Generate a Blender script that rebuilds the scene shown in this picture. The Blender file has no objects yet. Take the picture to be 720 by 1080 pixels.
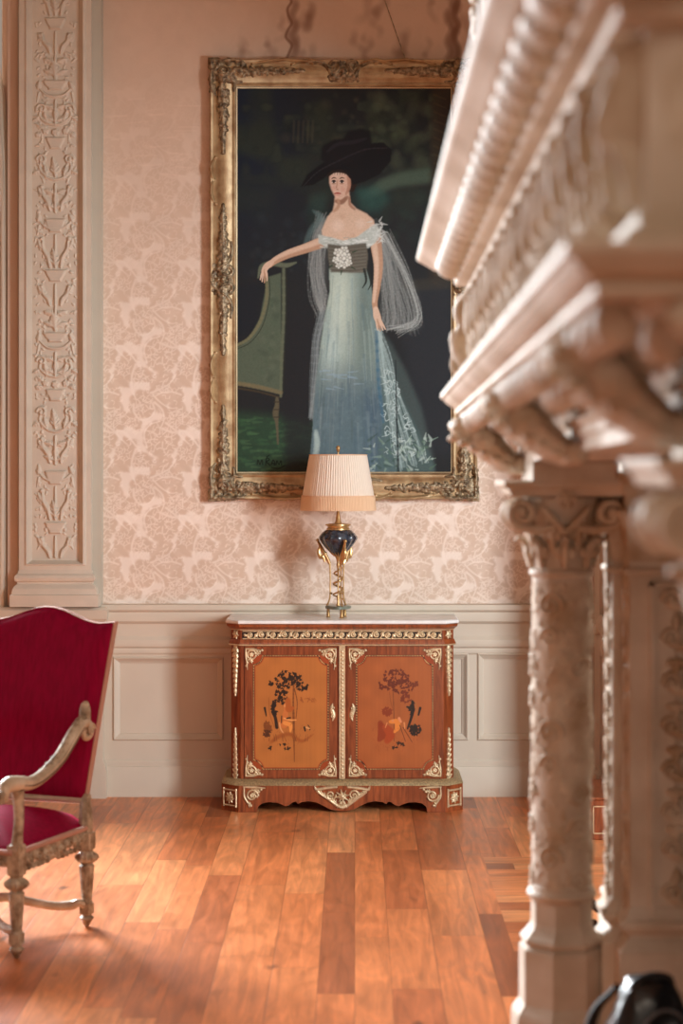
import bpy, math, random
import numpy as np
from mathutils import Vector, Matrix
PI = math.pi
rnd = random.Random(7)
SC = bpy.context.scene
COL = SC.collection
# ---------------------------------------------------------------- camera frame helpers (photo is 720x1080)
FPX, VX, VY, CAMZ = 2000.0, 374.0, 492.0, 1.75
def PX(px, Y): return (px - VX) * Y / FPX
def PZ(py, Y): return CAMZ - (py - VY) * Y / FPX
def lin(c):
    c = np.asarray(c, dtype=float) / 255.0
    return np.where(c <= 0.04045, c / 12.92, ((c + 0.055) / 1.055) ** 2.4)
def L(r, g, b): return tuple(float(v) for v in lin((r, g, b)))
# ---------------------------------------------------------------- materials
def new_mat(name):
    m = bpy.data.materials.new(name); m.use_nodes = True
    nt = m.node_tree; b = nt.nodes['Principled BSDF']
    return m, nt, b
def mat(name, col, rough=.6, metal=0., bump=0., bscale=60., var=0., vscale=8., col2=None, coat=0., sheen=0., stretch=None, vlo=.35, vhi=.65, spec=None):
    m, nt, b = new_mat(name)
    b.inputs['Base Color'].default_value = (*col, 1)
    b.inputs['Roughness'].default_value = rough
    b.inputs['Metallic'].default_value = metal
    if spec is not None: b.inputs['Specular IOR Level'].default_value = spec
    if coat: b.inputs['Coat Weight'].default_value = coat; b.inputs['Coat Roughness'].default_value = .15
    if sheen: b.inputs['Sheen Weight'].default_value = sheen; b.inputs['Sheen Roughness'].default_value = .35
    tc = nt.nodes.new('ShaderNodeTexCoord'); mp = nt.nodes.new('ShaderNodeMapping')
    nt.links.new(tc.outputs['Object'], mp.inputs['Vector'])
    if stretch: mp.inputs['Scale'].default_value = stretch
    if col2 is not None or var:
        n = nt.nodes.new('ShaderNodeTexNoise'); n.inputs['Scale'].default_value = vscale; n.inputs['Detail'].default_value = 5
        nt.links.new(mp.outputs[0], n.inputs['Vector'])
        r = nt.nodes.new('ShaderNodeValToRGB')
        c2 = col2 if col2 is not None else tuple(c * (1 - var) for c in col)
        r.color_ramp.elements[0].position = vlo; r.color_ramp.elements[1].position = vhi
        r.color_ramp.elements[0].color = (*c2, 1); r.color_ramp.elements[1].color = (*col, 1)
        nt.links.new(n.outputs['Fac'], r.inputs['Fac']); nt.links.new(r.outputs[0], b.inputs['Base Color'])
    if bump:
        n2 = nt.nodes.new('ShaderNodeTexNoise'); n2.inputs['Scale'].default_value = bscale; n2.inputs['Detail'].default_value = 4
        nt.links.new(mp.outputs[0], n2.inputs['Vector'])
        bp = nt.nodes.new('ShaderNodeBump'); bp.inputs['Strength'].default_value = bump; bp.inputs['Distance'].default_value = .01
        nt.links.new(n2.outputs['Fac'], bp.inputs['Height']); nt.links.new(bp.outputs[0], b.inputs['Normal'])
    return m
def vmat(name, rough=.6, coat=0., bump=0., bscale=300, sat_rough=None, spec=None):
    m, nt, b = new_mat(name)
    a = nt.nodes.new('ShaderNodeAttribute'); a.attribute_name = 'Col'
    nt.links.new(a.outputs['Color'], b.inputs['Base Color']); b.inputs['Roughness'].default_value = rough
    if spec is not None: b.inputs['Specular IOR Level'].default_value = spec
    if coat: b.inputs['Coat Weight'].default_value = coat; b.inputs['Coat Roughness'].default_value = .2
    if bump:
        tc = nt.nodes.new('ShaderNodeTexCoord')
        n2 = nt.nodes.new('ShaderNodeTexNoise'); n2.inputs['Scale'].default_value = bscale
        nt.links.new(tc.outputs['Object'], n2.inputs['Vector'])
        bp = nt.nodes.new('ShaderNodeBump'); bp.inputs['Strength'].default_value = bump; bp.inputs['Distance'].default_value = .004
        nt.links.new(n2.outputs['Fac'], bp.inputs['Height']); nt.links.new(bp.outputs[0], b.inputs['Normal'])
    return m
# ---------------------------------------------------------------- scene helpers
def tag(o, label=None, cat=None, group=None, kind=None):
    if label: o['label'] = label
    if cat: o['category'] = cat
    if group: o['group'] = group
    if kind: o['kind'] = kind
    return o
def empty(name, loc, rz=0, label=None, cat=None, group=None):
    o = bpy.data.objects.new(name, None); COL.objects.link(o); o.location = loc; o.rotation_euler = (0, 0, rz)
    o.empty_display_size = .05
    return tag(o, label, cat, group)
def wmat(o):
    M = o.matrix_basis.copy(); p = o.parent
    while p is not None: M = p.matrix_basis @ M; p = p.parent
    return M
def link(name, me, m, parent=None, smooth=True, sharp=None):
    """verts of children are given in the top-level thing's local space (parts keep identity transforms)"""
    o = bpy.data.objects.new(name, me); COL.objects.link(o)
    if m is not None: me.materials.append(m)
    if parent is not None: o.parent = parent
    if smooth:
        me.polygons.foreach_set('use_smooth', np.ones(len(me.polygons), dtype=bool))
        if sharp is not None:
            try: me.set_sharp_from_angle(angle=math.radians(sharp))
            except Exception: pass
    me.update()
    return o
def struct(o): o['kind'] = 'structure'; return o
def catmull(pts, n=6):
    P = [np.array(p, float) for p in pts]
    if len(P) < 3: return [tuple(p) for p in P]
    P = [2 * P[0] - P[1]] + P + [2 * P[-1] - P[-2]]
    out = []
    for i in range(1, len(P) - 2):
        for k in range(n):
            t = k / n; a, b, c, d = P[i - 1], P[i], P[i + 1], P[i + 2]
            out.append(tuple(.5 * ((2 * b) + (-a + c) * t + (2 * a - 5 * b + 4 * c - d) * t * t + (-a + 3 * b - 3 * c + d) * t ** 3)))
    out.append(tuple(P[-2])); return out
class MB:
    def __init__(s): s.v = []; s.f = []
    def add(s, v, f):
        o = len(s.v); s.v += [tuple(p) for p in v]; s.f += [tuple(i + o for i in q) for q in f]; return s
    def box(s, x0, x1, y0, y1, z0, z1, b=0.0):
        if b <= 0:
            v = [(x, y, z) for x in (x0, x1) for y in (y0, y1) for z in (z0, z1)]
            return s.add(v, [(0, 1, 3, 2), (4, 6, 7, 5), (0, 4, 5, 1), (2, 3, 7, 6), (0, 2, 6, 4), (1, 5, 7, 3)])
        pr = [(b, z0), (0, z0 + b), (0, z1 - b), (b, z1)]
        vs = []
        for ins, z in pr:
            vs += [(x0 + ins, y0 + ins, z), (x1 - ins, y0 + ins, z), (x1 - ins, y1 - ins, z), (x0 + ins, y1 - ins, z)]
        fs = [(3, 2, 1, 0), (12, 13, 14, 15)]
        for k in range(3):
            for i in range(4):
                j = (i + 1) % 4; fs.append((4 * k + i, 4 * k + j, 4 * k + 4 + j, 4 * k + 4 + i))
        return s.add(vs, fs)
    def tube(s, pts, r, seg=10, smooth=0, caps=True, flat=1.0):
        if smooth:
            rr = r if isinstance(r, (list, tuple)) else None
            if rr: 
                q = catmull([tuple(p) + (ri,) for p, ri in zip(pts, rr)], smooth); pts = [p[:3] for p in q]; r = [max(1e-4, p[3]) for p in q]
            else: pts = catmull(pts, smooth)
        P = [Vector(p) for p in pts]; n = len(P)
        rs = r if isinstance(r, (list, tuple)) else [r] * n
        T = [(P[min(i + 1, n - 1)] - P[max(i - 1, 0)]).normalized() for i in range(n)]
        up = Vector((0, 0, 1)) if abs(T[0].z) < .9 else Vector((1, 0, 0))
        N = (up - up.dot(T[0]) * T[0]).normalized(); vs = []
        for i in range(n):
            N = (N - N.dot(T[i]) * T[i]).normalized(); B = T[i].cross(N)
            for k in range(seg):
                a = 2 * PI * k / seg; vs.append(P[i] + (N * math.cos(a) * flat + B * math.sin(a)) * rs[i])
        fs = [(i * seg + k, i * seg + (k + 1) % seg, (i + 1) * seg + (k + 1) % seg, (i + 1) * seg + k) for i in range(n - 1) for k in range(seg)]
        if caps: fs += [tuple(range(seg))[::-1], tuple((n - 1) * seg + k for k in range(seg))]
        return s.add(vs, fs)
    def lathe(s, prof, c=(0, 0, 0), seg=24, rot=0, flute=0, fdep=0, zsq=None, twist=0):
        vs = []
        for j, (r, z) in enumerate(prof):
            for k in range(seg):
                a = 2 * PI * k / seg + rot
                rr = r
                if flute: rr = r * (1 + fdep * math.cos(flute * (a + twist * j)))
                vs.append((c[0] + rr * math.cos(a), c[1] + rr * math.sin(a), c[2] + z))
        n = len(prof)
        fs = [(i * seg + k, i * seg + (k + 1) % seg, (i + 1) * seg + (k + 1) % seg, (i + 1) * seg + k) for i in range(n - 1) for k in range(seg)]
        fs += [tuple(range(seg))[::-1], tuple((n - 1) * seg + k for k in range(seg))]
        return s.add(vs, fs)
    def ell(s, c, r, seg=14, rings=9, M=None):
        vs = []; 
        for i in range(rings + 1):
            t = PI * i / rings
            for k in range(seg):
                a = 2 * PI * k / seg; p = Vector((math.sin(t) * math.cos(a) * r[0], math.sin(t) * math.sin(a) * r[1], -math.cos(t) * r[2]))
                if M is not None: p = M @ p
                vs.append((c[0] + p[0], c[1] + p[1], c[2] + p[2]))
        fs = [(i * seg + k, i * seg + (k + 1) % seg, (i + 1) * seg + (k + 1) % seg, (i + 1) * seg + k) for i in range(rings) for k in range(seg)]
        return s.add(vs, fs)
    def sweep(s, path, prof, closed=False, cap=True):
        """path: (x,y) polyline in plan, prof: (outset, z) polyline; outset goes to the LEFT of travel. mitred."""
        n = len(path); P = [np.array(p, float) for p in path]; offs = []
        for i in range(n):
            def nrm(a, b):
                d = b - a; d = d / np.linalg.norm(d); return np.array([-d[1], d[0]])
            if closed: n1 = nrm(P[i - 1], P[i]); n2 = nrm(P[i], P[(i + 1) % n])
            else:
                n1 = nrm(P[i - 1], P[i]) if i > 0 else nrm(P[i], P[i + 1]); n2 = nrm(P[i], P[i + 1]) if i < n - 1 else n1
            m = n1 + n2; m = m / np.dot(m, m) * 2 if np.dot(m, m) > 1e-9 else n1
            offs.append(m)
        k = len(prof); vs = []
        for i in range(n):
            for (o, z) in prof: q = P[i] + offs[i] * o; vs.append((q[0], q[1], z))
        fs = []
        for i in range(n if closed else n - 1):
            j = (i + 1) % n
            for a in range(k - 1): fs.append((i * k + a, j * k + a, j * k + a + 1, i * k + a + 1))
        if cap and not closed: fs += [tuple(range(k)), tuple((n - 1) * k + a for a in range(k))[::-1]]
        return s.add(vs, fs)
    def prism(s, pts, y0, y1, axis='y'):
        n = len(pts)
        def q(a, b, t): return (a, t, b) if axis == 'y' else ((t, a, b) if axis == 'x' else (a, b, t))
        vs = [q(a, b, y0) for a, b in pts] + [q(a, b, y1) for a, b in pts]
        fs = [tuple(range(n)), tuple(range(2 * n - 1, n - 1, -1))] + [(i, (i + 1) % n + 0, (i + 1) % n + n, i + n) for i in range(n)]
        return s.add(vs, fs)
    def bend(s, fn): s.v = [fn(*p) for p in s.v]; return s
    def build(s, name, m, parent=None, smooth=True, sharp=35, bevel=0):
        me = bpy.data.meshes.new(name); me.from_pydata(s.v, [], s.f); me.validate()
        import bmesh
        bm = bmesh.new(); bm.from_mesh(me); bmesh.ops.recalc_face_normals(bm, faces=bm.faces); bm.to_mesh(me); bm.free()
        o = link(name, me, m, parent, smooth, sharp)
        if bevel:
            md = o.modifiers.new('bevel', 'BEVEL'); md.width = bevel; md.segments = 2; md.limit_method = 'ANGLE'
        return o
# ---------------------------------------------------------------- raster: reliefs, marquetry and paint
class Ras:
    def __init__(s, W, Hh, res, x0=0., y0=0., col=None, wrap=False):
        s.W, s.Hh, s.res, s.x0, s.y0 = W, Hh, res, x0, y0
        s.nx = int(round(W / res)) + 1; s.ny = int(round(Hh / res)) + 1
        s.xs = x0 + np.arange(s.nx) * (W / (s.nx - 1)); s.ys = y0 + np.arange(s.ny) * (Hh / (s.ny - 1))
        s.H = np.zeros((s.ny, s.nx)); s.C = None; s.wrap = wrap
        if col is not None: s.C = np.zeros((s.ny, s.nx, 3)) + np.array(col, float)
    def _box(s, xa, xb, ya, yb):
        i0 = max(0, int(np.searchsorted(s.xs, xa)) - 1); i1 = min(s.nx, int(np.searchsorted(s.xs, xb)) + 1)
        j0 = max(0, int(np.searchsorted(s.ys, ya)) - 1); j1 = min(s.ny, int(np.searchsorted(s.ys, yb)) + 1)
        return i0, i1, j0, j1
    def seg(s, a, b, ra, rb, h, col, alpha, prof, op):
        if s.wrap:
            for ox in (-s.W, 0, s.W):
                for oy in (-s.Hh, 0, s.Hh): s._seg((a[0] + ox, a[1] + oy), (b[0] + ox, b[1] + oy), ra, rb, h, col, alpha, prof, op)
        else: s._seg(a, b, ra, rb, h, col, alpha, prof, op)
    def _seg(s, a, b, ra, rb, h, col, alpha, prof, op):
        R = max(ra, rb)
        i0, i1, j0, j1 = s._box(min(a[0], b[0]) - R, max(a[0], b[0]) + R, min(a[1], b[1]) - R, max(a[1], b[1]) + R)
        if i0 >= i1 or j0 >= j1: return
        X = s.xs[i0:i1][None, :]; Y = s.ys[j0:j1][:, None]
        dx, dy = b[0] - a[0], b[1] - a[1]; L2 = dx * dx + dy * dy
        t = np.clip(((X - a[0]) * dx + (Y - a[1]) * dy) / L2, 0, 1) if L2 > 1e-12 else 0 * X * Y
        d = np.hypot(X - a[0] - t * dx, Y - a[1] - t * dy); r = ra + (rb - ra) * t
        q = d / np.maximum(r, 1e-6); inside = q < 1
        if h is not None:
            if prof == 'round': p = np.sqrt(np.clip(1 - q * q, 0, 1))
            elif prof == 'soft': p = (1 - np.clip(q, 0, 1) ** 2) ** 2
            else: p = np.clip((1 - q) * 3, 0, 1)
            hh = h * p
            S = s.H[j0:j1, i0:i1]
            if op == 'max': np.maximum(S, np.where(inside, hh, 0), out=S)
            elif op == 'sub': S -= np.where(inside, hh, 0)
            else: S += np.where(inside, hh, 0)
        if col is not None and s.C is not None:
            w = np.clip((1 - q) * (3.0 if prof == 'flat' else 1.4), 0, 1)
            if prof == 'hard': w = (q < 1) * 1.0
            w = (w * alpha)[..., None]
            S = s.C[j0:j1, i0:i1]; S += (np.array(col) - S) * w
    def stroke(s, pts, r, h=None, col=None, alpha=1., prof='round', op='max', sm=5):
        n = len(pts); rr = list(r) if isinstance(r, (list, tuple)) else [r] * n
        if len(rr) == 2 and n > 2: rr = [rr[0] + (rr[1] - rr[0]) * i / (n - 1) for i in range(n)]
        if sm and n > 2:
            q = catmull([tuple(p) + (ri,) for p, ri in zip(pts, rr)], sm); pts = [p[:2] for p in q]; rr = [max(1e-5, p[2]) for p in q]
        if len(pts) == 1: s.seg(pts[0], pts[0], rr[0], rr[0], h, col, alpha, prof, op); return s
        for i in range(len(pts) - 1): s.seg(pts[i], pts[i + 1], rr[i], rr[i + 1], h, col, alpha, prof, op)
        return s
    def dot(s, x, y, r, h=None, col=None, alpha=1., prof='round', op='max'):
        s.seg((x, y), (x, y), r, r, h, col, alpha, prof, op); return s
    def poly_mask(s, pts):
        X, Y = np.meshgrid(s.xs, s.ys); ins = np.zeros(X.shape, bool); n = len(pts); j = n - 1
        for i in range(n):
            xi, yi = pts[i]; xj, yj = pts[j]
            if yi != yj: ins ^= ((yi > Y) != (yj > Y)) & (X < (xj - xi) * (Y - yi) / (yj - yi) + xi)
            j = i
        return ins.astype(float)
    def poly(s, pts, col=None, alpha=1., blur=1, h=None, sm=0):
        if sm: pts = catmull(list(pts) + [pts[0]], sm)[:-1]
        m = blurm(s.poly_mask(pts), blur)
        if col is not None: s.C += (np.array(col) - s.C) * (m * alpha)[..., None]
        if h is not None: s.H = np.maximum(s.H, m * h)
        return m
    def leaf(s, x, y, ang, Ln, w, h=None, col=None, lobes=3, alpha=1., prof='round', curl=.3):
        d = (math.cos(ang), math.sin(ang)); n = (-d[1], d[0])
        def at(t, o): return (x + d[0] * Ln * t + n[0] * (o + curl * Ln * t * t * .5), y + d[1] * Ln * t + n[1] * (o + curl * Ln * t * t * .5))
        s.stroke([at(0, 0), at(.35, 0), at(.7, 0), at(1, 0)], [w * .3, w * .55, w * .45, w * .1], h, col, alpha, prof)
        for k in range(lobes):
            t = .15 + .6 * k / max(1, lobes); ll = w * 1.25 * (1 - .25 * k)
            for sg in (1, -1): s.stroke([at(t, 0), at(t + .12, sg * ll * .6), at(t + .26, sg * ll)], [w * .3, w * .32, w * .1], None if h is None else h * .85, col, alpha, prof)
        return s
    def spiral(s, cx, cy, r, a0, turns=1.5, w=.01, h=None, col=None, dr=1, alpha=1., prof='round', ball=True):
        pts = []; rs = []; n = int(12 * turns)
        for i in range(n + 1):
            t = i / n; a = a0 + dr * 2 * PI * turns * t; q = r * (1 - t * .82); pts.append((cx + q * math.cos(a), cy + q * math.sin(a))); rs.append(w * (1 - .45 * t))
        s.stroke(pts, rs, h, col, alpha, prof, sm=0)
        if ball: s.dot(cx, cy, w * .95, None if h is None else h * 1.1, col, alpha, prof)
        return s
    def flower(s, x, y, r, h=None, col=None, n=5, alpha=1., prof='round'):
        for k in range(n):
            a = 2 * PI * k / n + .3; s.dot(x + r * .55 * math.cos(a), y + r * .55 * math.sin(a), r * .42, None if h is None else h * .85, col, alpha, prof)
        s.dot(x, y, r * .3, h, col, alpha, prof); return s
    def mesh(s, name, m, fn, parent=None, cut=False, thr=1e-4, smooth=True, flip=False, keep=None):
        X, Y = np.meshgrid(s.xs, s.ys); V = np.stack(fn(X, Y, s.H), -1).reshape(-1, 3).astype(np.float32)
        idx = np.arange(s.nx * s.ny).reshape(s.ny, s.nx)
        F = np.stack([idx[:-1, :-1], idx[:-1, 1:], idx[1:, 1:], idx[1:, :-1]], -1)
        K = np.ones(F.shape[:2], bool)
        if cut:
            q = s.H > thr; K &= (q[:-1, :-1] | q[:-1, 1:] | q[1:, 1:] | q[1:, :-1])
        if keep is not None: K &= keep[:-1, :-1]
        F = F[K]
        if flip: F = F[:, ::-1]
        used = np.unique(F); rm = np.zeros(len(V), np.int64); rm[used] = np.arange(len(used)); F = rm[F]; V = V[used]
        me = bpy.data.meshes.new(name); nf = len(F)
        me.vertices.add(len(V)); me.vertices.foreach_set('co', V.ravel())
        me.loops.add(nf * 4); me.polygons.add(nf)
        me.loops.foreach_set('vertex_index', F.ravel().astype(np.int32))
        me.polygons.foreach_set('loop_start', np.arange(0, nf * 4, 4, dtype=np.int32))
        try: me.polygons.foreach_set('loop_total', np.full(nf, 4, dtype=np.int32))
        except Exception: pass
        me.update(calc_edges=True)
        if s.C is not None:
            at = me.color_attributes.new('Col', 'FLOAT_COLOR', 'POINT')
            c = np.concatenate([s.C.reshape(-1, 3)[used], np.ones((len(used), 1))], 1).astype(np.float32)
            at.data.foreach_set('color', c.ravel())
        return link(name, me, m, parent, smooth)
def blurm(m, k):
    if k < 1: return m
    k = int(k)
    for ax in (0, 1):
        for _ in range(2):
            p = np.pad(m, [(k, k) if a == ax else (0, 0) for a in (0, 1)], mode='edge'); c = np.cumsum(p, axis=ax)
            c = np.concatenate([np.zeros_like(np.take(c, [0], ax)), c], ax); n = m.shape[ax]
            m = (np.take(c, range(2 * k + 1, 2 * k + 1 + n), ax) - np.take(c, range(0, n), ax)) / (2 * k + 1)
    return m
def vnoise(ny, nx, cell, seed=0):
    g = np.random.RandomState(seed).rand(int(ny / cell) + 3, int(nx / cell) + 3)
    y = np.arange(ny) / cell; x = np.arange(nx) / cell; yi = y.astype(int); xi = x.astype(int); fy = (y - yi)[:, None]; fx = (x - xi)[None]
    fy = fy * fy * (3 - 2 * fy); fx = fx * fx * (3 - 2 * fx)
    a = g[yi][:, xi]; b = g[yi][:, xi + 1]; c = g[yi + 1][:, xi]; d = g[yi + 1][:, xi + 1]
    return (a * (1 - fx) + b * fx) * (1 - fy) + (c * (1 - fx) + d * fx) * fy
LA, LB, LC, LD, LW, EXPO = 3000, 540, 72, 30, .35, -0.06
# ================================================================ MATERIALS
M = {}
M['paint'] = mat('cream_panel_paint', L(206, 190, 170), .5, bump=.05, bscale=20, var=.06, vscale=3)
M['paint_pink'] = mat('pinkish_painted_plaster', L(205, 176, 154), .6, bump=.05, bscale=30, var=.08, vscale=4)
M['paint_grey'] = mat('greenish_grey_plaster', L(190, 180, 163), .6, var=.06, vscale=4)
M['relief'] = mat('carved_plaster', L(210, 196, 178), .6, bump=.08, bscale=90, var=.08, vscale=9)
M['ceil'] = mat('ceiling_plaster', L(225, 215, 200), .8, var=.05)
M['stone'] = mat('limestone', L(224, 210, 194), .6, bump=.12, bscale=60, col2=L(196, 176, 154), vscale=5)
M['stone2'] = mat('carved_limestone', L(220, 204, 184), .65, bump=.2, bscale=45, col2=L(184, 158, 130), vscale=12)
M['gilt'] = mat('aged_gold_leaf', L(190, 162, 122), .45, .4, bump=.15, bscale=120, col2=L(150, 116, 80), vscale=14)
M['gilt_dark'] = mat('bronzed_gilding', L(182, 160, 128), .42, .4, bump=.3, bscale=200, col2=L(92, 74, 54), vscale=40)
M['gilt_lip'] = mat('pale_gilt_lip', L(205, 180, 140), .45, .3, var=.2, vscale=20)
M['brass'] = mat('gilt_bronze_mounts', L(226, 200, 160), .38, .5, bump=.1, bscale=200, var=.25, vscale=50)
M['brass_lamp'] = mat('lamp_gilt_bronze', L(206, 166, 112), .32, .7, var=.3, vscale=60)
M['marble'] = mat('white_marble', L(244, 240, 236), .25, col2=L(222, 216, 210), vscale=10)
M['dark'] = mat('dark_edge', L(40, 28, 22), .6)
M['glass'] = None
def floor_material():
    m, nt, b = new_mat('cherry_plank_floor'); N = nt.nodes.new; K = nt.links.new
    tc = N('ShaderNodeTexCoord'); sx = N('ShaderNodeSeparateXYZ'); K(tc.outputs['Object'], sx.inputs[0])
    def math_(op, a, b_=None, c=None):
        n = N('ShaderNodeMath'); n.operation = op
        for i, v in enumerate((a, b_, c)):
            if v is None: continue
            if isinstance(v, (int, float)): n.inputs[i].default_value = v
            else: K(v, n.inputs[i])
        return n.outputs[0]
    X, Y = sx.outputs[0], sx.outputs[1]
    # boards turn across the room beside the hearth
    inx = math_('GREATER_THAN', X, .575); iny = math_('MULTIPLY', math_('GREATER_THAN', Y, 6.85), math_('LESS_THAN', Y, 8.5))
    mk = math_('MULTIPLY', inx, iny)
    def mix(a, c, f): return math_('ADD', math_('MULTIPLY', a, math_('SUBTRACT', 1, f)), math_('MULTIPLY', c, f))
    U = mix(X, Y, mk); V = mix(Y, X, mk)
    w = .152
    Uw = math_('ADD', math_('MULTIPLY', math_('SINE', math_('MULTIPLY', U, 9.0)), .03), U)
    us = math_('DIVIDE', Uw, w); bi = math_('FLOOR', us); fu = math_('FRACT', us)
    wn = N('ShaderNodeTexWhiteNoise'); wn.noise_dimensions = '1D'; K(bi, wn.inputs['W'])
    vs = math_('DIVIDE', math_('ADD', V, math_('MULTIPLY', wn.outputs['Value'], 3.7)), 1.15); pi_ = math_('FLOOR', vs); fv = math_('FRACT', vs)
    cb = N('ShaderNodeCombineXYZ'); K(bi, cb.inputs[0]); K(pi_, cb.inputs[1]); wn2 = N('ShaderNodeTexWhiteNoise'); wn2.noise_dimensions = '2D'; K(cb.outputs[0], wn2.inputs['Vector'])
    ramp = N('ShaderNodeValToRGB'); cr = ramp.color_ramp
    cr.elements[0].position = 0; cr.elements[0].color = (*L(160, 88, 50), 1); cr.elements[1].position = 1; cr.elements[1].color = (*L(232, 152, 96), 1)
    for p, c in ((.12, (182, 102, 58)), (.3, (208, 120, 68)), (.7, (220, 134, 80))):
        e = cr.elements.new(p); e.color = (*L(*c), 1)
    K(wn2.outputs['Value'], ramp.inputs['Fac'])
    # grain
    gv = N('ShaderNodeCombineXYZ'); K(math_('MULTIPLY', U, 26), gv.inputs[0]); K(math_('MULTIPLY', V, 2.2), gv.inputs[1]); K(math_('MULTIPLY', wn2.outputs['Value'], 30), gv.inputs[2])
    gn = N('ShaderNodeTexNoise'); gn.inputs['Scale'].default_value = 1.0; gn.inputs['Detail'].default_value = 6; gn.inputs['Distortion'].default_value = 1.2; K(gv.outputs[0], gn.inputs['Vector'])
    g2v = N('ShaderNodeCombineXYZ'); K(math_('MULTIPLY', U, 5), g2v.inputs[0]); K(math_('MULTIPLY', V, 1.6), g2v.inputs[1]); K(math_('MULTIPLY', wn2.outputs['Value'], 17), g2v.inputs[2])
    g2 = N('ShaderNodeTexNoise'); g2.inputs['Scale'].default_value = 1.3; g2.inputs['Detail'].default_value = 4; g2.inputs['Distortion'].default_value = 2.0; K(g2v.outputs[0], g2.inputs['Vector'])
    gr = N('ShaderNodeMapRange'); gr.inputs['From Min'].default_value = .3; gr.inputs['From Max'].default_value = .7; gr.inputs['To Min'].default_value = .72; gr.inputs['To Max'].default_value = 1.18; K(gn.outputs['Fac'], gr.inputs['Value'])
    gr2 = N('ShaderNodeMapRange'); gr2.inputs['From Min'].default_value = .3; gr2.inputs['From Max'].default_value = .7; gr2.inputs['To Min'].default_value = .8; gr2.inputs['To Max'].default_value = 1.16; K(g2.outputs['Fac'], gr2.inputs['Value'])
    gg = math_('MULTIPLY', gr.outputs[0], gr2.outputs[0])
    # knots
    kv = N('ShaderNodeCombineXYZ'); K(math_('MULTIPLY', U, 1.0), kv.inputs[0]); K(math_('MULTIPLY', V, .62), kv.inputs[1])
    vo = N('ShaderNodeTexVoronoi'); vo.inputs['Scale'].default_value = 4.2; K(kv.outputs[0], vo.inputs['Vector'])
    dn = math_('ADD', vo.outputs['Distance'], math_('MULTIPLY', math_('SUBTRACT', gn.outputs['Fac'], .5), .22))
    kn = N('ShaderNodeMapRange'); kn.inputs['From Min'].default_value = .03; kn.inputs['From Max'].default_value = .13; kn.inputs['To Min'].default_value = .38; kn.inputs['To Max'].default_value = 1; K(dn, kn.inputs['Value'])
    sepc = N('ShaderNodeSeparateColor'); K(vo.outputs['Color'], sepc.inputs[0])
    sel = math_('GREATER_THAN', sepc.outputs[0], .35)
    kk = mix(1.0, kn.outputs[0], sel) if False else math_('ADD', math_('MULTIPLY', kn.outputs[0], sel), math_('SUBTRACT', 1, sel))
    # gaps
    eu = math_('MINIMUM', fu, math_('SUBTRACT', 1, fu)); ev = math_('MULTIPLY', math_('MINIMUM', fv, math_('SUBTRACT', 1, fv)), 7)
    ed = math_('MINIMUM', eu, ev)
    gp = N('ShaderNodeMapRange'); gp.inputs['From Min'].default_value = .0; gp.inputs['From Max'].default_value = .022; gp.inputs['To Min'].default_value = .62; gp.inputs['To Max'].default_value = 1; K(ed, gp.inputs['Value'])
    tot = math_('MULTIPLY', math_('MULTIPLY', gg, kk), gp.outputs[0])
    mx = N('ShaderNodeVectorMath'); mx.operation = 'SCALE'; K(ramp.outputs[0], mx.inputs[0]); K(tot, mx.inputs['Scale'])
    K(mx.outputs[0], b.inputs['Base Color'])
    b.inputs['Roughness'].default_value = .33
    rr = N('ShaderNodeMapRange'); rr.inputs['To Min'].default_value = .24; rr.inputs['To Max'].default_value = .42; K(g2.outputs['Fac'], rr.inputs['Value']); K(rr.outputs[0], b.inputs['Roughness'])
    bp = N('ShaderNodeBump'); bp.inputs['Strength'].default_value = .25; bp.inputs['Distance'].default_value = .004
    K(math_('ADD', math_('MULTIPLY', gp.outputs[0], 1.0), math_('MULTIPLY', gn.outputs['Fac'], .25)), bp.inputs['Height']); K(bp.outputs[0], b.inputs['Normal'])
    return m
# ================================================================ ROOM SHELL
YW = 10.06           # face of the dado panelling
YP = 10.10           # wallpaper plane
XR = 1.27            # right wall
XL = -5.0
ZC = 6.2
struct(MB().box(XL - .3, XR + 1.2, -3.2, YP + .3, -.12, 0).build('floor', floor_material(), smooth=False))
struct(MB().box(XL - .3, XR + 1.2, -3.2, YP + .3, ZC, ZC + .12).build('ceiling', M['ceil'], smooth=False))
struct(MB().box(XL - .15, XL, -3.0, YP + .2, 0, ZC).build('wall_left', M['paint_pink'], smooth=False))
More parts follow.
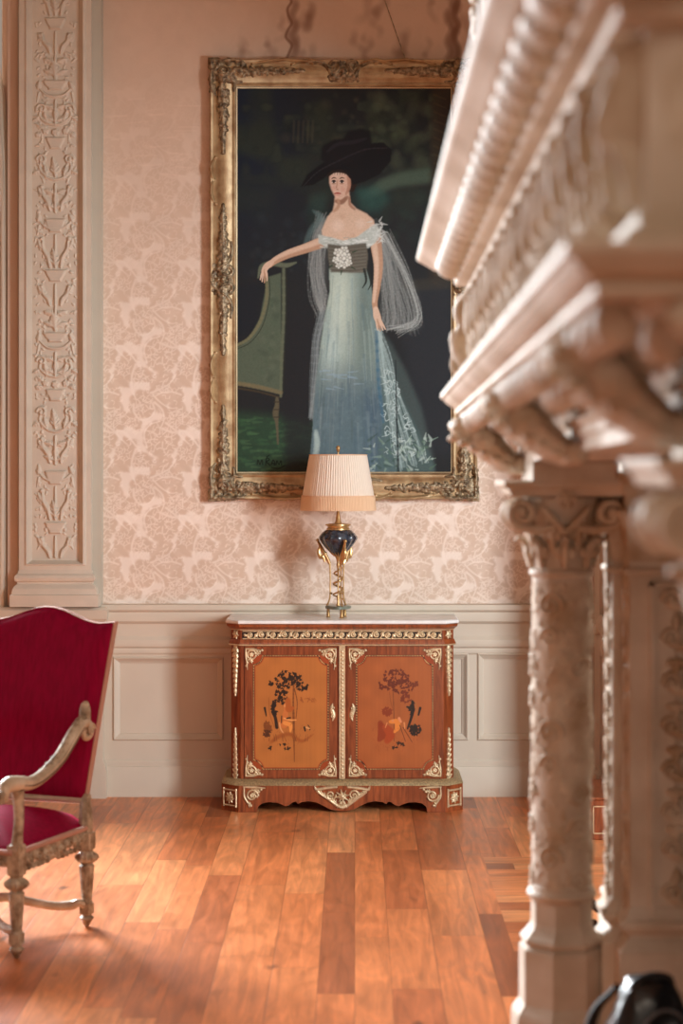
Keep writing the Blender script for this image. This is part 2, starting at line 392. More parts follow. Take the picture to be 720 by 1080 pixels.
# --- damask tile
def damask_tile():
    tw, th = .332, .452
    R = Ras(tw, th, .0026, wrap=True); s = tw / 66.0          # photo pixels of the pattern -> metres
    def P(x, y): return (x * s, th - y * s)
    def fan(cx, cy, a0, a1, n, r0, r1, w, h):
        for k in range(n):
            a = a0 + (a1 - a0) * k / max(1, n - 1); c = P(cx, cy)
            R.stroke([(c[0] + r0 * s * math.cos(a), c[1] + r0 * s * math.sin(a)), (c[0] + r1 * s * math.cos(a), c[1] + r1 * s * math.sin(a))], [w * s, w * s * 1.2], h, prof='flat')
    # filled silhouettes (tan motif)
    fan(75, 82, 0, 2 * PI * .93, 13, 2, 15, 5.0, 1)
    fan(56, 46, -2.6, 3.4, 9, 1, 11, 5.0, 1)
    fan(53, 20, .1, 3.0, 7, 2, 10, 4.0, 1)
    R.leaf(*P(64, 34), .55, 30 * s, 13 * s, 1, prof='flat', lobes=5, curl=.35)
    R.leaf(*P(66, 36), -.75, 27 * s, 11 * s, 1, prof='flat', lobes=5, curl=-.5)
    R.leaf(*P(30, 36), 2.6, 24 * s, 12 * s, 1, prof='flat', lobes=5, curl=-.4)
    R.leaf(*P(30, 40), -2.3, 20 * s, 10 * s, 1, prof='flat', lobes=4, curl=.4)
    fan(24, 62, .3, 6.2, 9, 1, 11, 4.4, 1)
    fan(43, 66, -.6, 3.2, 7, 1, 8, 4, 1)
    fan(91, 60, -.5, 5.9, 9, 1, 10, 4, 1)
    R.leaf(*P(20, 88), 1.9, 22 * s, 9 * s, 1, prof='flat', lobes=4)
    R.leaf(*P(38, 84), -1.1, 18 * s, 9 * s, 1, prof='flat', lobes=4)
    R.leaf(*P(40, 96), 1.7, 16 * s, 8 * s, 1, prof='flat', lobes=4)
    R.leaf(*P(8, 16), 1.1, 20 * s, 9 * s, 1, prof='flat', lobes=4)
    R.leaf(*P(26, 14), -.9, 20 * s, 9 * s, 1, prof='flat', lobes=4)
    fan(36, 10, 0, 6.0, 8, 1, 8, 3.4, 1)
    fill = np.clip(R.H, 0, 1)
    R.H[:] = 0
    def vein(pts, w=.9): R.stroke([P(*p) for p in pts], [w * s * 1.35, w * s * .7], 1, prof='soft')
    vein([(64, 34), (74, 30), (84, 24), (91, 14)], 1.4); vein([(66, 36), (74, 44), (84, 50), (92, 50)], 1.3); vein([(72, 31), (78, 34), (84, 34)], .9); vein([(76, 28), (78, 22), (83, 18)], .9)
    vein([(30, 36), (20, 33), (10, 34), (2, 38)], 1.3); vein([(22, 34), (18, 28), (12, 26)], .9)
    def blossom(cx, cy, r, n, w=.9, sp=.5):
        for k in range(n):
            a = 2 * PI * k / n + .4
            vein([(cx + r * .25 * math.cos(a), cy + r * .25 * math.sin(a)), (cx + r * .6 * math.cos(a + sp * .5), cy + r * .6 * math.sin(a + sp * .5)), (cx + r * math.cos(a + sp * .2), cy + r * math.sin(a + sp * .2))], w)
        for k in range(n * 2):
            a = PI * k / n; vein([(cx + r * (.62 + .12 * (k % 2)) * math.cos(a), cy + r * (.62 + .12 * (k % 2)) * math.sin(a)), (cx + r * (.62 + .12 * ((k + 1) % 2)) * math.cos(a + PI / n), cy + r * (.62 + .12 * ((k + 1) % 2)) * math.sin(a + PI / n))], w * .75)
    blossom(75, 82, 17, 8); blossom(56, 46, 12, 6, .8); blossom(24, 62, 12, 7, .8); blossom(91, 60, 11, 6, .8); blossom(43, 66, 8, 5, .7); blossom(53, 20, 10, 7, .8); blossom(36, 10, 9, 6, .7)
    vein([(46, 46), (46, 54), (52, 62), (60, 62), (68, 54), (66, 44)], 1.5)
    vein([(10, 72), (22, 76), (32, 74), (40, 80), (48, 90), (54, 98)], 1.7); vein([(80, 66), (88, 72), (96, 80), (104, 88)], 1.6)
    vein([(60, 92), (57, 78), (63, 68), (74, 64)], 1.3); vein([(48, 4), (44, 16), (44, 30), (48, 40)], 1.8); vein([(2, 44), (10, 52), (12, 62), (8, 72)], 1.5)
    r2 = np.random.RandomState(5)
    for _ in range(150):
        x, y, a = r2.rand() * 66, r2.rand() * 90, r2.rand() * 6.28
        vein([(x, y), (x + 3 * math.cos(a), y + 3 * math.sin(a)), (x + 5 * math.cos(a + .8), y + 5 * math.sin(a + .8))], .65)
    for k in range(40):
        x, y = 44 + r2.rand() * 8, r2.rand() * 90; R.dot(*P(x, y), (1 + r2.rand()) * s, .8, prof='soft')
    gr = 1 - .92 * blurm(fill, 1)
    return np.clip(gr * .85 + np.clip(R.H, 0, 1) * .7, 0, 1)[:-1, :-1]
TILE = damask_tile()
WX0, WX1, WZ0, WZ1 = PX(100, YP), XR, 1.0, 4.32
W = Ras(WX1 - WX0, WZ1 - WZ0, .004, WX0, WZ0, col=(0, 0, 0))
X_, Y_ = np.meshgrid(W.xs, W.ys)
th, tw = TILE.shape
u = ((X_ + 1.36 + .048) / .332 * tw); v = ((Y_ - (1.75 - (470 - 492) / 198.0)) / .452 * th)
ui, vi = np.floor(u).astype(int), np.floor(v).astype(int); fu, fv = u - ui, v - vi
g = lambda a, b: TILE[b % th, a % tw]
dm = (g(ui, vi) * (1 - fu) + g(ui + 1, vi) * fu) * (1 - fv) + (g(ui, vi + 1) * (1 - fu) + g(ui + 1, vi + 1) * fu) * fv
sheen_fade = np.clip((4.1 - Y_) / 1.9, .10, 1) ** 1.3        # sheen dying away upward, painted into the figure's colour and relief
c_lo, c_hi = lin((208, 178, 155)), lin((238, 218, 202))
k = (dm * sheen_fade)[..., None]
nz = (vnoise(*X_.shape, 60, 3) * .6 + vnoise(*X_.shape, 14, 4) * .4)[..., None]
base = c_lo * (1 - k) + c_hi * k
base = base * (.93 + .12 * nz)
W.C[:] = base
def stain(pxs, r, a, col=(120, 78, 52)): W.stroke([(PX(x, YP), PZ(y, YP)) for x, y in pxs], [q / 198 for q in r], None, lin(col), a, 'soft', sm=4)
r3 = random.Random(3)
def wavy(x, y0, y1, amp, r, a):
    pts = [(x + amp * math.sin(t * 1.9) + r3.uniform(-1.6, 1.6), y0 + (y1 - y0) * t / 9) for t in range(10)]
    stain(pts, [r] * 10, a)
wavy(305, -6, 62, 2.2, 2.2, .5); wavy(309, 0, 62, 3.0, 6, .18); wavy(481, -6, 66, 3.0, 4.5, .35); wavy(476, 0, 66, 4, 8, .2)
for _ in range(26):
    x, y = r3.uniform(250, 500), r3.uniform(-8, 50); pts = [(x + r3.uniform(-2, 2) + k * r3.uniform(-2.5, 2.5), y + k * r3.uniform(4, 9)) for k in range(5)]
    stain(pts, [r3.uniform(4, 8)] * 5, .07)
for _ in range(30):
    x, y = r3.uniform(112, 216), r3.uniform(90, 250); stain([(x, y), (x + r3.uniform(10, 26), y + r3.uniform(-2, 2))], [1.0, 1.0], .18, (236, 208, 188))
wm, wnt, wb = new_mat('damask_wallpaper')
at = wnt.nodes.new('ShaderNodeAttribute'); at.attribute_name = 'Col'; wnt.links.new(at.outputs['Color'], wb.inputs['Base Color'])
wb.inputs['Roughness'].default_value = .62; wb.inputs['Sheen Weight'].default_value = .1
W.H += dm * sheen_fade * .0006
struct(W.mesh('wall_back', wm, lambda x, y, h: (x, YP - h + 0 * x, y)))
# wall masonry behind the paper and above it, with the opening of window_1 at the left
WNX0, WNX1, WNZ0, WNZ1 = -4.2, PX(1.5, YW), .62, 5.2
mb = MB()
mb.box(WX0 - .02, XR + .2, YP + .004, YP + .2, 0, ZC); mb.box(WX0, XR + .2, YP - .002, YP + .1, WZ1, ZC)
mb.box(WNX1, WX0 - .02, YP - .02, YP + .2, 0, ZC); mb.box(XL, WNX0, YP - .02, YP + .2, 0, ZC)
mb.box(WNX0, WNX1, YP - .02, YP + .2, WNZ1, ZC); mb.box(WNX0, WNX1, YP - .02, YP + .2, 0, WNZ0)
struct(mb.build('wall_back', M['paint_pink'], smooth=False))
# right wall with the tall doorway through which daylight reaches the back wall
RY0, RY1, RZ0, RZ1 = 6.55, 9.33, 0.0, 3.2
mb = MB()
mb.box(XR, XR + .35, RY1, YP, 0, ZC); mb.box(XR, XR + .35, -3, RY0, 0, ZC); mb.box(XR, XR + .35, RY0, RY1, RZ1, ZC)
struct(mb.build('wall_right', M['paint_pink'], smooth=False))
wf = MB()
for (a, b_) in ((RY0 - .12, RY0 + .02), (RY1 - .02, RY1 + .12)): wf.box(XR - .03, XR + .36, a, b_, RZ0, RZ1 + .12, .006)
wf.box(XR - .03, XR + .36, RY0 - .12, RY1 + .12, RZ1 - .02, RZ1 + .12, .006)
struct(wf.build('door_1', M['paint'], sharp=30))
# strip of moulding lines and a white pilaster on the right wall, seen between the column and the jamb
mb = MB()
mb.box(XR - .03, XR, 9.62, 9.82, 0, 4.0, .008); mb.box(XR - .06, XR, 9.60, 9.84, PZ(668, 9.7), PZ(655, 9.7), .01); mb.box(XR - .05, XR, 9.58, 9.86, 0, .2, .01)
struct(mb.build('trim_5', M['paint']))
dadoR = [(0, 0), (.03, 0), (.03, .18), (.02, .2), (.02, .78), (.035, .8), (.045, .86), (.03, .9), (.05, .93), (.05, .97), (.03, 1.0), (0, 1.0)]
struct(MB().sweep([(XR, 9.46), (XR, 9.60)], dadoR).build('trim_6', M['paint']))
# ================================================================ DADO (panelled wainscot)
def zy(py): return PZ(py, YW)
x0, x1 = PX(104, YW), XR
# cornice of the dado: profile (outset, z) reading down the photo
prof = [(-.05, zy(637)), (.030, zy(637.5)), (.034, zy(640)), (.034, zy(643)), (.020, zy(645.5)), (.024, zy(648)), (.022, zy(655)), (.006, zy(658)), (.004, zy(660)), (.004, zy(671)),
        (.010, zy(673)), (.016, zy(674.5)), (.020, zy(679)), (.016, zy(682)), (.006, zy(683.5)), (.008, zy(685)), (.007, zy(688.5)), (.0, zy(690.5)), (-.05, zy(690.5))]
def rail(name, a, b, prof, y): return struct(MB().sweep([(b, y), (a, y)], [(-o, z) for o, z in prof][::-1]).build(name, M['paint'], sharp=25))
# sweep's left of travel for travel -x is -y ... outset is towards the room
def railY(name, a, b, prof, y, m=None):
    mb = MB(); n = len(prof)
    vs = [(a, y - o, z) for o, z in prof] + [(b, y - o, z) for o, z in prof]
    mb.add(vs, [(i, i + 1, n + i + 1, n + i) for i in range(n - 1)] + [tuple(range(n)), tuple(range(2 * n - 1, n - 1, -1))])
    return struct(mb.build(name, m or M['paint'], sharp=25))
railY('trim_1', x0, x1, prof, YW)
def panel_wall(name, xa, xb, za, zb, panels, y, m):
    """flat wall with recessed, moulded panels"""
    mb = MB(); xs = [xa]
    for p in panels: xs += [p[0], p[1]]
    xs.append(xb)
    zt, zbm = panels[0][3], panels[0][2]
    mb.add([(xa, y, za), (xb, y, za), (xb, y, zbm), (xa, y, zbm)], [(0, 1, 2, 3)]); mb.add([(xa, y, zt), (xb, y, zt), (xb, y, zb), (xa, y, zb)], [(0, 1, 2, 3)])
    for i in range(0, len(xs), 2): mb.add([(xs[i], y, zbm), (xs[i + 1], y, zbm), (xs[i + 1], y, zt), (xs[i], y, zt)], [(0, 1, 2, 3)])
    for (a, b, c, d) in panels:
        st = [(0, 0), (.002, -.006), (.008, -.011), (.014, -.006), (.020, .002), (.028, .008), (.034, .010), (.036, .016)]
        vs = []
        for ins, dep in st: vs += [(a + ins, y + dep, c + ins), (b - ins, y + dep, c + ins), (b - ins, y + dep, d - ins), (a + ins, y + dep, d - ins)]
        fs = [(4 * k + i, 4 * k + (i + 1) % 4, 4 * k + 4 + (i + 1) % 4, 4 * k + 4 + i) for k in range(len(st) - 1) for i in range(4)]
        n = 4 * (len(st) - 1); fs.append((n, n + 1, n + 2, n + 3)); mb.add(vs, fs)
    return struct(mb.build(name, m, sharp=25))
pb, pt = zy(781), zy(692.5)
panel_wall('trim_2', x0, x1, zy(801), zy(690), [(PX(119, YW), PX(236, YW), pb, pt), (PX(246, YW), PX(320, YW), pb, pt), (PX(330, YW), PX(494, YW), pb, pt + .02), (PX(503, YW), PX(600, YW), pb, pt + .02), (PX(609, YW), PX(624, YW), pb, pt)], YW, M['paint'])
base_prof = [(-.03, 0), (.018, 0), (.018, zy(811)), (.014, zy(808.5)), (.010, zy(808)), (.010, zy(803)), (.004, zy(801)), (-.03, zy(800))]
bb = railY('baseboard_back', x0, x1, base_prof, YW)
# ================================================================ LEFT PILASTER on its pedestal
YA = YW - .03
def zA(py): return PZ(py, YA)
def xA(px): return PX(px, YA)
mb = MB()
mb.box(xA(19), xA(107), YA - .012, YP + .03, zA(639), ZC - .05)              # backing strip
struct(mb.build('trim_3', M['paint_grey'], smooth=False))
struct(MB().box(xA(8), xA(19), YA - .002, YP + .03, zA(639), ZC - .05).build('trim_8', M['paint_pink'], smooth=False))
# pilaster shaft with sunk panel : ring mouldings
YB = YA - .055
def zB(py): return PZ(py, YB)
def xB(px): return PX(px, YB)
mb = MB(); X0, X1, Z0, Z1 = xB(20), xB(96), zB(601), ZC - .1
st = [(0, .045), (0, 0), (.052, 0), (.055, .004), (.062, .006), (.066, .012), (.070, .030)]      # inset (m), depth
ins_l = [0, 0, .030, .034, .040, .046, .064]; ins_r = [0, 0, .026, .030, .042, .050, .070]
dep = [.05, 0, 0, -.006, -.008, .002, .030]
vs = []
for l, r_, d in zip(ins_l, ins_r, dep): vs += [(X0 + l, YB + d, Z0 + l * .75), (X1 - r_, YB + d, Z0 + l * .75), (X1 - r_, YB + d, Z1), (X0 + l, YB + d, Z1)]
fs = [(4 * k + i, 4 * k + (i + 1) % 4, 4 * k + 4 + (i + 1) % 4, 4 * k + 4 + i) for k in range(len(dep) - 1) for i in range(4)]
n = 4 * (len(dep) - 1); fs.append((n, n + 1, n + 2, n + 3)); mb.add(vs, fs)
# base
bp = [(0.0, zB(601)), (.004, zB(603)), (.006, zB(605)), (.018, zB(607)), (.022, zB(609.5)), (.018, zB(612.5)), (.008, zB(614)), (.008, zB(616)), (.020, zB(618)), (.030, zB(621)), (.034, zB(626.5)), (.042, zB(627.5)), (.042, zB(639.5))]
pl = [(X0, YP), (X0, YB), (X1, YB), (X1, YP)]
mb.sweep([(p[0], p[1]) for p in pl], [(-o, z) for o, z in bp], cap=False)
pil = struct(mb.build('trim_4', M['relief'], sharp=25))
# arabesque relief in the sunk panel
PXL, PXR = X0 + .066, X1 - .072; PW = PXR - PXL; PZ0 = Z0 + .055; PH = 3.35
R = Ras(PW, PH, .0022, 0, 0)
c = PW / 2; s_ = PW / 50.0
def sym(fn):
    for sg in (1, -1): fn(sg)
def A(sg, x): return c + sg * x * s_
rr = random.Random(11); y = .01; hh = .016
def vase(y, h_, w):
    R.stroke([(c - w, y + h_), (c + w, y + h_)], .0055, hh); R.stroke([(c - w * .55, y), (c + w * .55, y)], .005, hh)
    for i in range(9):
        t = i / 8; ww = w * (.45 + .5 * math.sin(t * 1.5)); R.stroke([(c - ww, y + h_ * t), (c + ww, y + h_ * t)], h_ * .09, hh * .8)
def cand(y, h_):
    R.stroke([(c, y), (c, y + h_ * .4), (c, y + h_)], [.005, .011, .004], hh)
    R.dot(c, y + h_ * .45, .015, hh)
    for k in (0, 1):
        yy = y + h_ * (.15 + .5 * k)
        sym(lambda sg: R.leaf(A(sg, 2), yy, PI / 2 - sg * .9, .055, .014, hh * .9, lobes=3, curl=-sg * .6))
def scrolls(y, h_):
    sym(lambda sg: R.stroke([(c, y), (A(sg, 9), y + h_ * .1), (A(sg, 17), y + h_ * .4), (A(sg, 15), y + h_ * .75)], [.006, .0065, .006, .004], hh * .8))
    sym(lambda sg: R.spiral(A(sg, 15), y + h_ * .72, .026, 0 if sg > 0 else PI, 1.3, .0065, hh, dr=sg))
    sym(lambda sg: R.leaf(A(sg, 9), y + h_ * .18, PI / 2 - sg * .5, .055, .013, hh, lobes=3, curl=sg * .5))
    sym(lambda sg: R.leaf(A(sg, 18), y + h_ * .35, -PI / 2 + sg * .8, .04, .011, hh * .8, lobes=2, curl=sg * .5))
def flowers(y):
    R.flower(c, y, .022, hh, n=6)
    sym(lambda sg: R.flower(A(sg, 11), y + .008, .019, hh, n=5)); sym(lambda sg: R.flower(A(sg, 19), y - .012, .016, hh * .9, n=5))
    sym(lambda sg: R.leaf(A(sg, 14), y + .02, PI / 2 - sg * .8, .04, .012, hh * .8, lobes=2))
def creature(y, h_):
    sym(lambda sg: R.stroke([(A(sg, 6), y), (A(sg, 8), y + h_ * .3), (A(sg, 13), y + h_ * .55), (A(sg, 14), y + h_ * .8)], [.006, .012, .009, .006], hh))
    sym(lambda sg: R.dot(A(sg, 15), y + h_ * .88, .011, hh * 1.1)); sym(lambda sg: R.leaf(A(sg, 13), y + h_ * .55, PI / 2 - sg * 1.0, .05, .014, hh * .9, lobes=3, curl=sg))
    R.stroke([(c, y), (c, y + h_)], [.006, .004], hh)
def festoon(y):
    sym(lambda sg: R.stroke([(c, y - .02), (A(sg, 9), y - .012), (A(sg, 17), y + .02)], [.009, .007, .004], hh * .8))
    sym(lambda sg: R.leaf(A(sg, 19), y + .02, PI / 2 + sg * .3, .045, .012, hh * .9, lobes=3)); sym(lambda sg: R.stroke([(A(sg, 18), y), (A(sg, 20), y - .05)], [.006, .002], hh * .7))
mods = [lambda y: (creature(y, .11), vase(y + .13, .05, .05)), lambda y: (creature(y, .17), R.leaf(c, y, PI / 2, .1, .02, hh, lobes=3)), lambda y: (vase(y, .06, .05), festoon(y + .03)), lambda y: (cand(y, .15), creature(y + .01, .14)), lambda y: (scrolls(y, .15), R.leaf(c, y + .02, PI / 2, .1, .02, hh, lobes=4)),
        lambda y: (vase(y, .05, .045), flowers(y + .08)), lambda y: (scrolls(y, .12), cand(y, .13)), lambda y: (festoon(y + .02), vase(y + .04, .04, .06)), lambda y: (cand(y, .12), R.leaf(c, y, PI / 2, .09, .03, hh, lobes=4))]
hs = [.20, .19, .10, .17, .17, .12, .15, .10, .13]
i = 0
while y < PH - .2: mods[i % 9](y); y += hs[i % 9]; i += 1
for _ in range(260):
    yy = rr.uniform(.02, PH - .03); xx = rr.uniform(9, 22); a = rr.uniform(0, 6.28)
    sym(lambda sg: R.stroke([(A(sg, xx), yy), (A(sg, xx + 2.5 * math.cos(a)), yy + .014 * math.sin(a))], [.0055, .0025], hh * .6))
R.H = blurm(R.H, 1)
o = R.mesh('arabesque_relief', M['relief'], lambda x, y, h: (PXL + x, YB + .0305 - h, PZ0 + y), parent=pil)
# pedestal below the pilaster
mb = MB(); xp0, xp1 = xA(-60), xA(113)
pp = [(-.03, 0), (.05, 0), (.05, zA(812)), (.04, zA(806)), (.03, zA(800)), (.03, zA(690)), (.045, zA(686)), (.045, zA(676)), (.03, zA(672)), (.03, zA(660)), (.04, zA(656)), (.055, zA(652)), (.058, zA(643)), (.048, zA(640)), (-.03, zA(639.5))]
pl = [(xp1 - .02, YP), (xp1 - .02, YA - .02), (xp0 - .6, YA - .02)]
mb.sweep(pl, [(o - .03, z) for o, z in pp], cap=False)
struct(mb.build('trim_7', M['paint'], sharp=25))
# window_1 : jamb with arched head just inside the left edge of the frame
mb = MB(); xj = PX(6.5, YW)
pts = [(xj, .95)] + [(xj, 3.0)] + [(xj - .02, 3.5), (xj - .06, 3.85), (xj - .14, 4.15), (xj - .3, 4.5), (xj - .6, 4.85), (xj - 1.0, 5.0)]
pts = catmull([(p[0], YW, p[1]) for p in pts], 4)
for k in range(3):
    mb.tube([(p[0] - .012 - .03 * k, YW - .045 + .02 * k, p[2]) for p in pts], .014 - .002 * k, seg=6)
mb.tube([(p[0] - .02, YW + .01, p[2]) for p in pts], .05, seg=4)
struct(mb.build('window_1', M['paint'], sharp=60))
# ================================================================ PORTRAIT IN A GILT FRAME
YF0 = YP - .002
root = empty('framed_painting', (PX(362, 10.04), YF0, PZ(527, 10.04)), label='large gilt-framed portrait of a lady in a wide black hat, hung above the cabinet', cat='painting')
RX, RY_, RZ_ = root.location
YC = YP - .045                     # canvas plane
# --- canvas painted in picture coordinates (x right, y down in photo pixels)
cx0, cx1, cy0, cy1 = 248, 478, 91, 500
G = Ras(cx1 - cx0, cy1 - cy0, .5, cx0, cy0, col=lin((34, 36, 37)))
ny, nx = G.H.shape
PK = .8
def q(r, g, b): return tuple(lin((r, g, b)) * PK)
XX, YY = np.meshgrid(G.xs, G.ys)
n1 = vnoise(ny, nx, 60, 1); n2 = vnoise(ny, nx, 22, 2); n3 = vnoise(ny, nx, 7, 5)
def layer(mask, col, a=1.): G.C[:] = G.C + (np.array(col) - G.C) * np.clip(mask * a, 0, 1)[..., None]
G.C[:] = q(38, 38, 38)
layer(np.clip((300 - YY) / 140, 0, 1) * np.clip((345 - XX) / 80, 0, 1), q(30, 38, 52), .9)
layer(np.clip((n1 - .45) * 3, 0, 1) * np.clip((250 - YY) / 80, 0, 1), q(52, 58, 44), .7)
layer(np.clip((n2 - .5) * 3, 0, 1) * np.clip((240 - YY) / 80, 0, 1), q(28, 34, 36), .7)
layer(np.clip((n2 - .6) * 4, 0, 1) * np.clip((210 - YY) / 60, 0, 1), q(66, 72, 56), .55)
def blob(x, y, r, col, a=.6): G.dot(x, y, r, None, col, a, 'soft')
rp = random.Random(21)
for _ in range(120):
    x, y = rp.uniform(390, 462), rp.uniform(100, 172); blob(x, y, rp.uniform(3, 11), q(*rp.choice([(76, 84, 62), (58, 66, 48), (42, 50, 42), (30, 34, 32), (88, 94, 72)])), .34)
for _ in range(70):
    x, y = rp.uniform(300, 400), rp.uniform(95, 160); blob(x, y, rp.uniform(3, 9), q(*rp.choice([(62, 64, 50), (40, 44, 36), (26, 32, 34), (78, 74, 56)])), .3)
for k in range(5): G.stroke([(310 + k * 5, 128), (309 + k * 5, 150)], [2, 1.5], None, q(84, 78, 58), .3, 'soft')
G.poly([(385, 205), (400, 190), (420, 182), (456, 176), (456, 192), (420, 196), (396, 206)], q(84, 100, 82), .8, 5)
G.poly([(374, 200), (396, 196), (412, 208), (400, 224), (380, 222)], q(54, 90, 80), .7, 7)
G.poly([(330, 205), (345, 205), (342, 222), (322, 226)], q(48, 70, 64), .6, 6)
for _ in range(60):
    x, y = rp.uniform(320, 455), rp.uniform(205, 250); blob(x, y, rp.uniform(4, 12), q(*rp.choice([(40, 56, 48), (34, 40, 38), (52, 66, 52)])), .25)
G.poly([(455, 91), (478, 91), (478, 300), (452, 300)], q(60, 48, 36), .7, 5)
for y in range(100, 300, 9): G.stroke([(458, y), (470, y + 5)], [2, 1], None, q(90, 70, 48), .35, 'soft')
G.poly([(410, 300), (478, 296), (478, 480), (440, 480), (425, 360)], q(44, 45, 48), .8, 10)
G.poly([(425, 296), (478, 292), (478, 304), (425, 308)], q(64, 58, 46), .5, 3)
for _ in range(50):
    x, y = rp.uniform(255, 330), rp.uniform(225, 290); blob(x, y, rp.uniform(3, 8), q(*rp.choice([(50, 60, 62), (34, 42, 50), (60, 66, 64)])), .22)
G.poly([(248, 300), (276, 300), (270, 345), (248, 362)], q(34, 36, 40), .9, 6)
# grassy floor
G.poly([(248, 435), (300, 440), (330, 450), (330, 500), (248, 500)], q(50, 74, 52), .9, 10)
for _ in range(120):
    x, y = rp.uniform(250, 328), rp.uniform(440, 498); a_ = rp.uniform(-.5, .3)
    G.stroke([(x, y), (x + 9 * math.cos(a_), y + 5 * math.sin(a_))], [2.6, .8], None, q(*rp.choice([(70, 108, 66), (86, 122, 80), (40, 60, 44), (54, 84, 56)])), .3, 'soft')
G.poly([(296, 330), (330, 330), (330, 500), (300, 500), (298, 420)], q(38, 37, 38), .8, 6)
# chair in the picture
cg = q(90, 98, 78)
G.poly([(283, 292), (296, 288), (297, 416), (262, 408), (248, 405), (248, 368), (262, 358), (274, 336), (279, 310)], cg, 1, 1, sm=0)
for _ in range(60):
    x, y = rp.uniform(262, 294), rp.uniform(300, 402)
    if x > 284 - (y - 300) * .0 or y > 350: blob(x, y, rp.uniform(2, 6), q(*rp.choice([(104, 110, 88), (72, 80, 64), (84, 96, 74)])), .4)
G.stroke([(272, 293), (276, 281), (288, 278), (301, 280), (312, 277)], [1.2, 3.0, 3.4, 3.2, 1.5], None, q(104, 108, 86), .9)
G.stroke([(281, 292), (281, 315), (274, 340), (262, 357), (248, 365)], [2.2, 2.4, 2.4, 2.2, 2], None, q(122, 116, 84), .85)
G.stroke([(284, 294), (284, 315), (277, 343), (264, 361), (248, 369)], [.8] * 5, None, q(54, 56, 44), .8)
G.stroke([(299, 284), (299, 330), (297, 380), (296, 418)], [2.4, 2.6, 2.4, 2], None, q(104, 108, 84), .9)
G.stroke([(302, 284), (302, 330), (300, 380), (299, 414)], [.9] * 4, None, q(46, 46, 38), .8)
G.stroke([(248, 404), (272, 408), (296, 414)], [3, 3, 3], None, q(124, 110, 78), .85)
G.stroke([(248, 409), (272, 413), (294, 419)], [1.4] * 3, None, q(72, 60, 42), .9)
G.stroke([(292, 420), (292, 428), (290.5, 436), (292, 448), (293, 468)], [2.2, 3, 3.8, 2, 1.5], None, q(98, 88, 66), .95)
for y in (424, 432, 440): G.stroke([(289, y), (295, y)], [1, 1], None, q(60, 50, 38), .8)
# shawl behind
def veil(n, L0, L1, sp, col, al, w=(1.2, .5), seed=1):
    r_ = random.Random(seed)
    for k in range(n):
        t = r_.random(); j = lambda: r_.gauss(0, sp * .8)
        pts = [(a[0] + (b[0] - a[0]) * t + j(), a[1] + (b[1] - a[1]) * t + j()) for a, b in zip(L0, L1)]
        ww = r_.uniform(*w[::-1]) if w[0] > w[1] else r_.uniform(*w)
        G.stroke(pts, [ww] * len(pts), None, col, al * r_.uniform(.5, 1), 'soft')
G.poly([(398, 240), (410, 246), (426, 275), (440, 305), (445, 345), (432, 352), (410, 344), (400, 352), (396, 300)], q(92, 92, 86), .34, 4)
G.poly([(336, 226), (330, 250), (326, 285), (332, 320), (338, 330), (346, 300), (346, 262), (344, 236)], q(98, 98, 92), .36, 3)
G.poly([(400, 346), (412, 362), (428, 392), (444, 430), (456, 480), (458, 498), (400, 498), (402, 420)], q(90, 104, 98), .5, 4)
veil(110, [(398, 238), (412, 262), (424, 296), (434, 326), (438, 348)], [(394, 244), (400, 270), (402, 300), (404, 330), (402, 345)], 3.6, q(150, 150, 142), .17, (1.4, .5), 2)
veil(22, [(408, 246), (428, 280), (442, 318), (446, 340), (424, 352)], [(404, 246), (424, 290), (438, 330), (430, 342), (404, 344)], 2.2, q(180, 180, 170), .3, (1.2, .4), 3)
veil(70, [(338, 224), (330, 245), (326, 275), (330, 310), (336, 330)], [(346, 236), (342, 262), (340, 290), (344, 312), (342, 330)], 2.8, q(156, 156, 148), .18, (1.4, .5), 4)
veil(26, [(336, 330), (330, 360), (328, 400), (327, 440)], [(344, 330), (336, 360), (334, 400), (329, 440)], 1.5, q(140, 146, 142), .3, (1.4, .5), 5)
G.stroke([(320, 262), (328, 244), (338, 230), (330, 222)], [3, 5, 5, 2], None, q(96, 116, 112), .3, 'soft')
# skirt
skirt = [(347, 284), (386, 284), (391, 300), (396, 330), (400, 360), (403, 396), (406, 430), (414, 470), (418, 499), (326, 499), (330, 450), (331, 428), (334, 395), (338, 362), (343, 332), (348, 306)]
ms = G.poly(skirt, q(134, 148, 136), 1, 1)
def sm_(mask, col, a): layer(mask * ms, col, a)
gx = lambda c_, w_: np.exp(-((XX - c_) / w_) ** 2)
gy = lambda c_, w_: np.exp(-((YY - c_) / w_) ** 2)
sm_(gx(358, 16) * gy(318, 60), q(206, 212, 190), .9)
sm_(gx(384, 8) * gy(330, 60), q(98, 112, 104), .6)
sm_(gx(350, 10) * gy(372, 34), q(198, 212, 200), .7)
sm_(np.clip((YY - 375) / 45, 0, 1), q(92, 110, 116), .85)
sm_(np.clip((YY - 400) / 30, 0, 1) * gx(393, 10), q(66, 88, 108), .5)
sm_(np.clip((n3 - .5) * 3, 0, 1) * np.clip((YY - 390) / 30, 0, 1), q(120, 138, 140), .3)
r_ = random.Random(9)
for _ in range(120):
    t = r_.random(); y0_ = r_.uniform(290, 470); ln = r_.uniform(20, 60); xl = 348 - (y0_ - 290) * .11; xr = 388 + (y0_ - 290) * .14; x = xl + (xr - xl) * t
    cc = r_.choice([(176, 190, 178), (116, 134, 128), (96, 118, 126), (150, 166, 158)]) if y0_ < 380 else r_.choice([(104, 122, 126), (74, 92, 104), (136, 148, 146), (84, 98, 94)])
    G.stroke([(x, y0_), (x + (t - .5) * 8, y0_ + ln)], [r_.uniform(1, 3), .6], None, q(*cc), .28, 'soft')
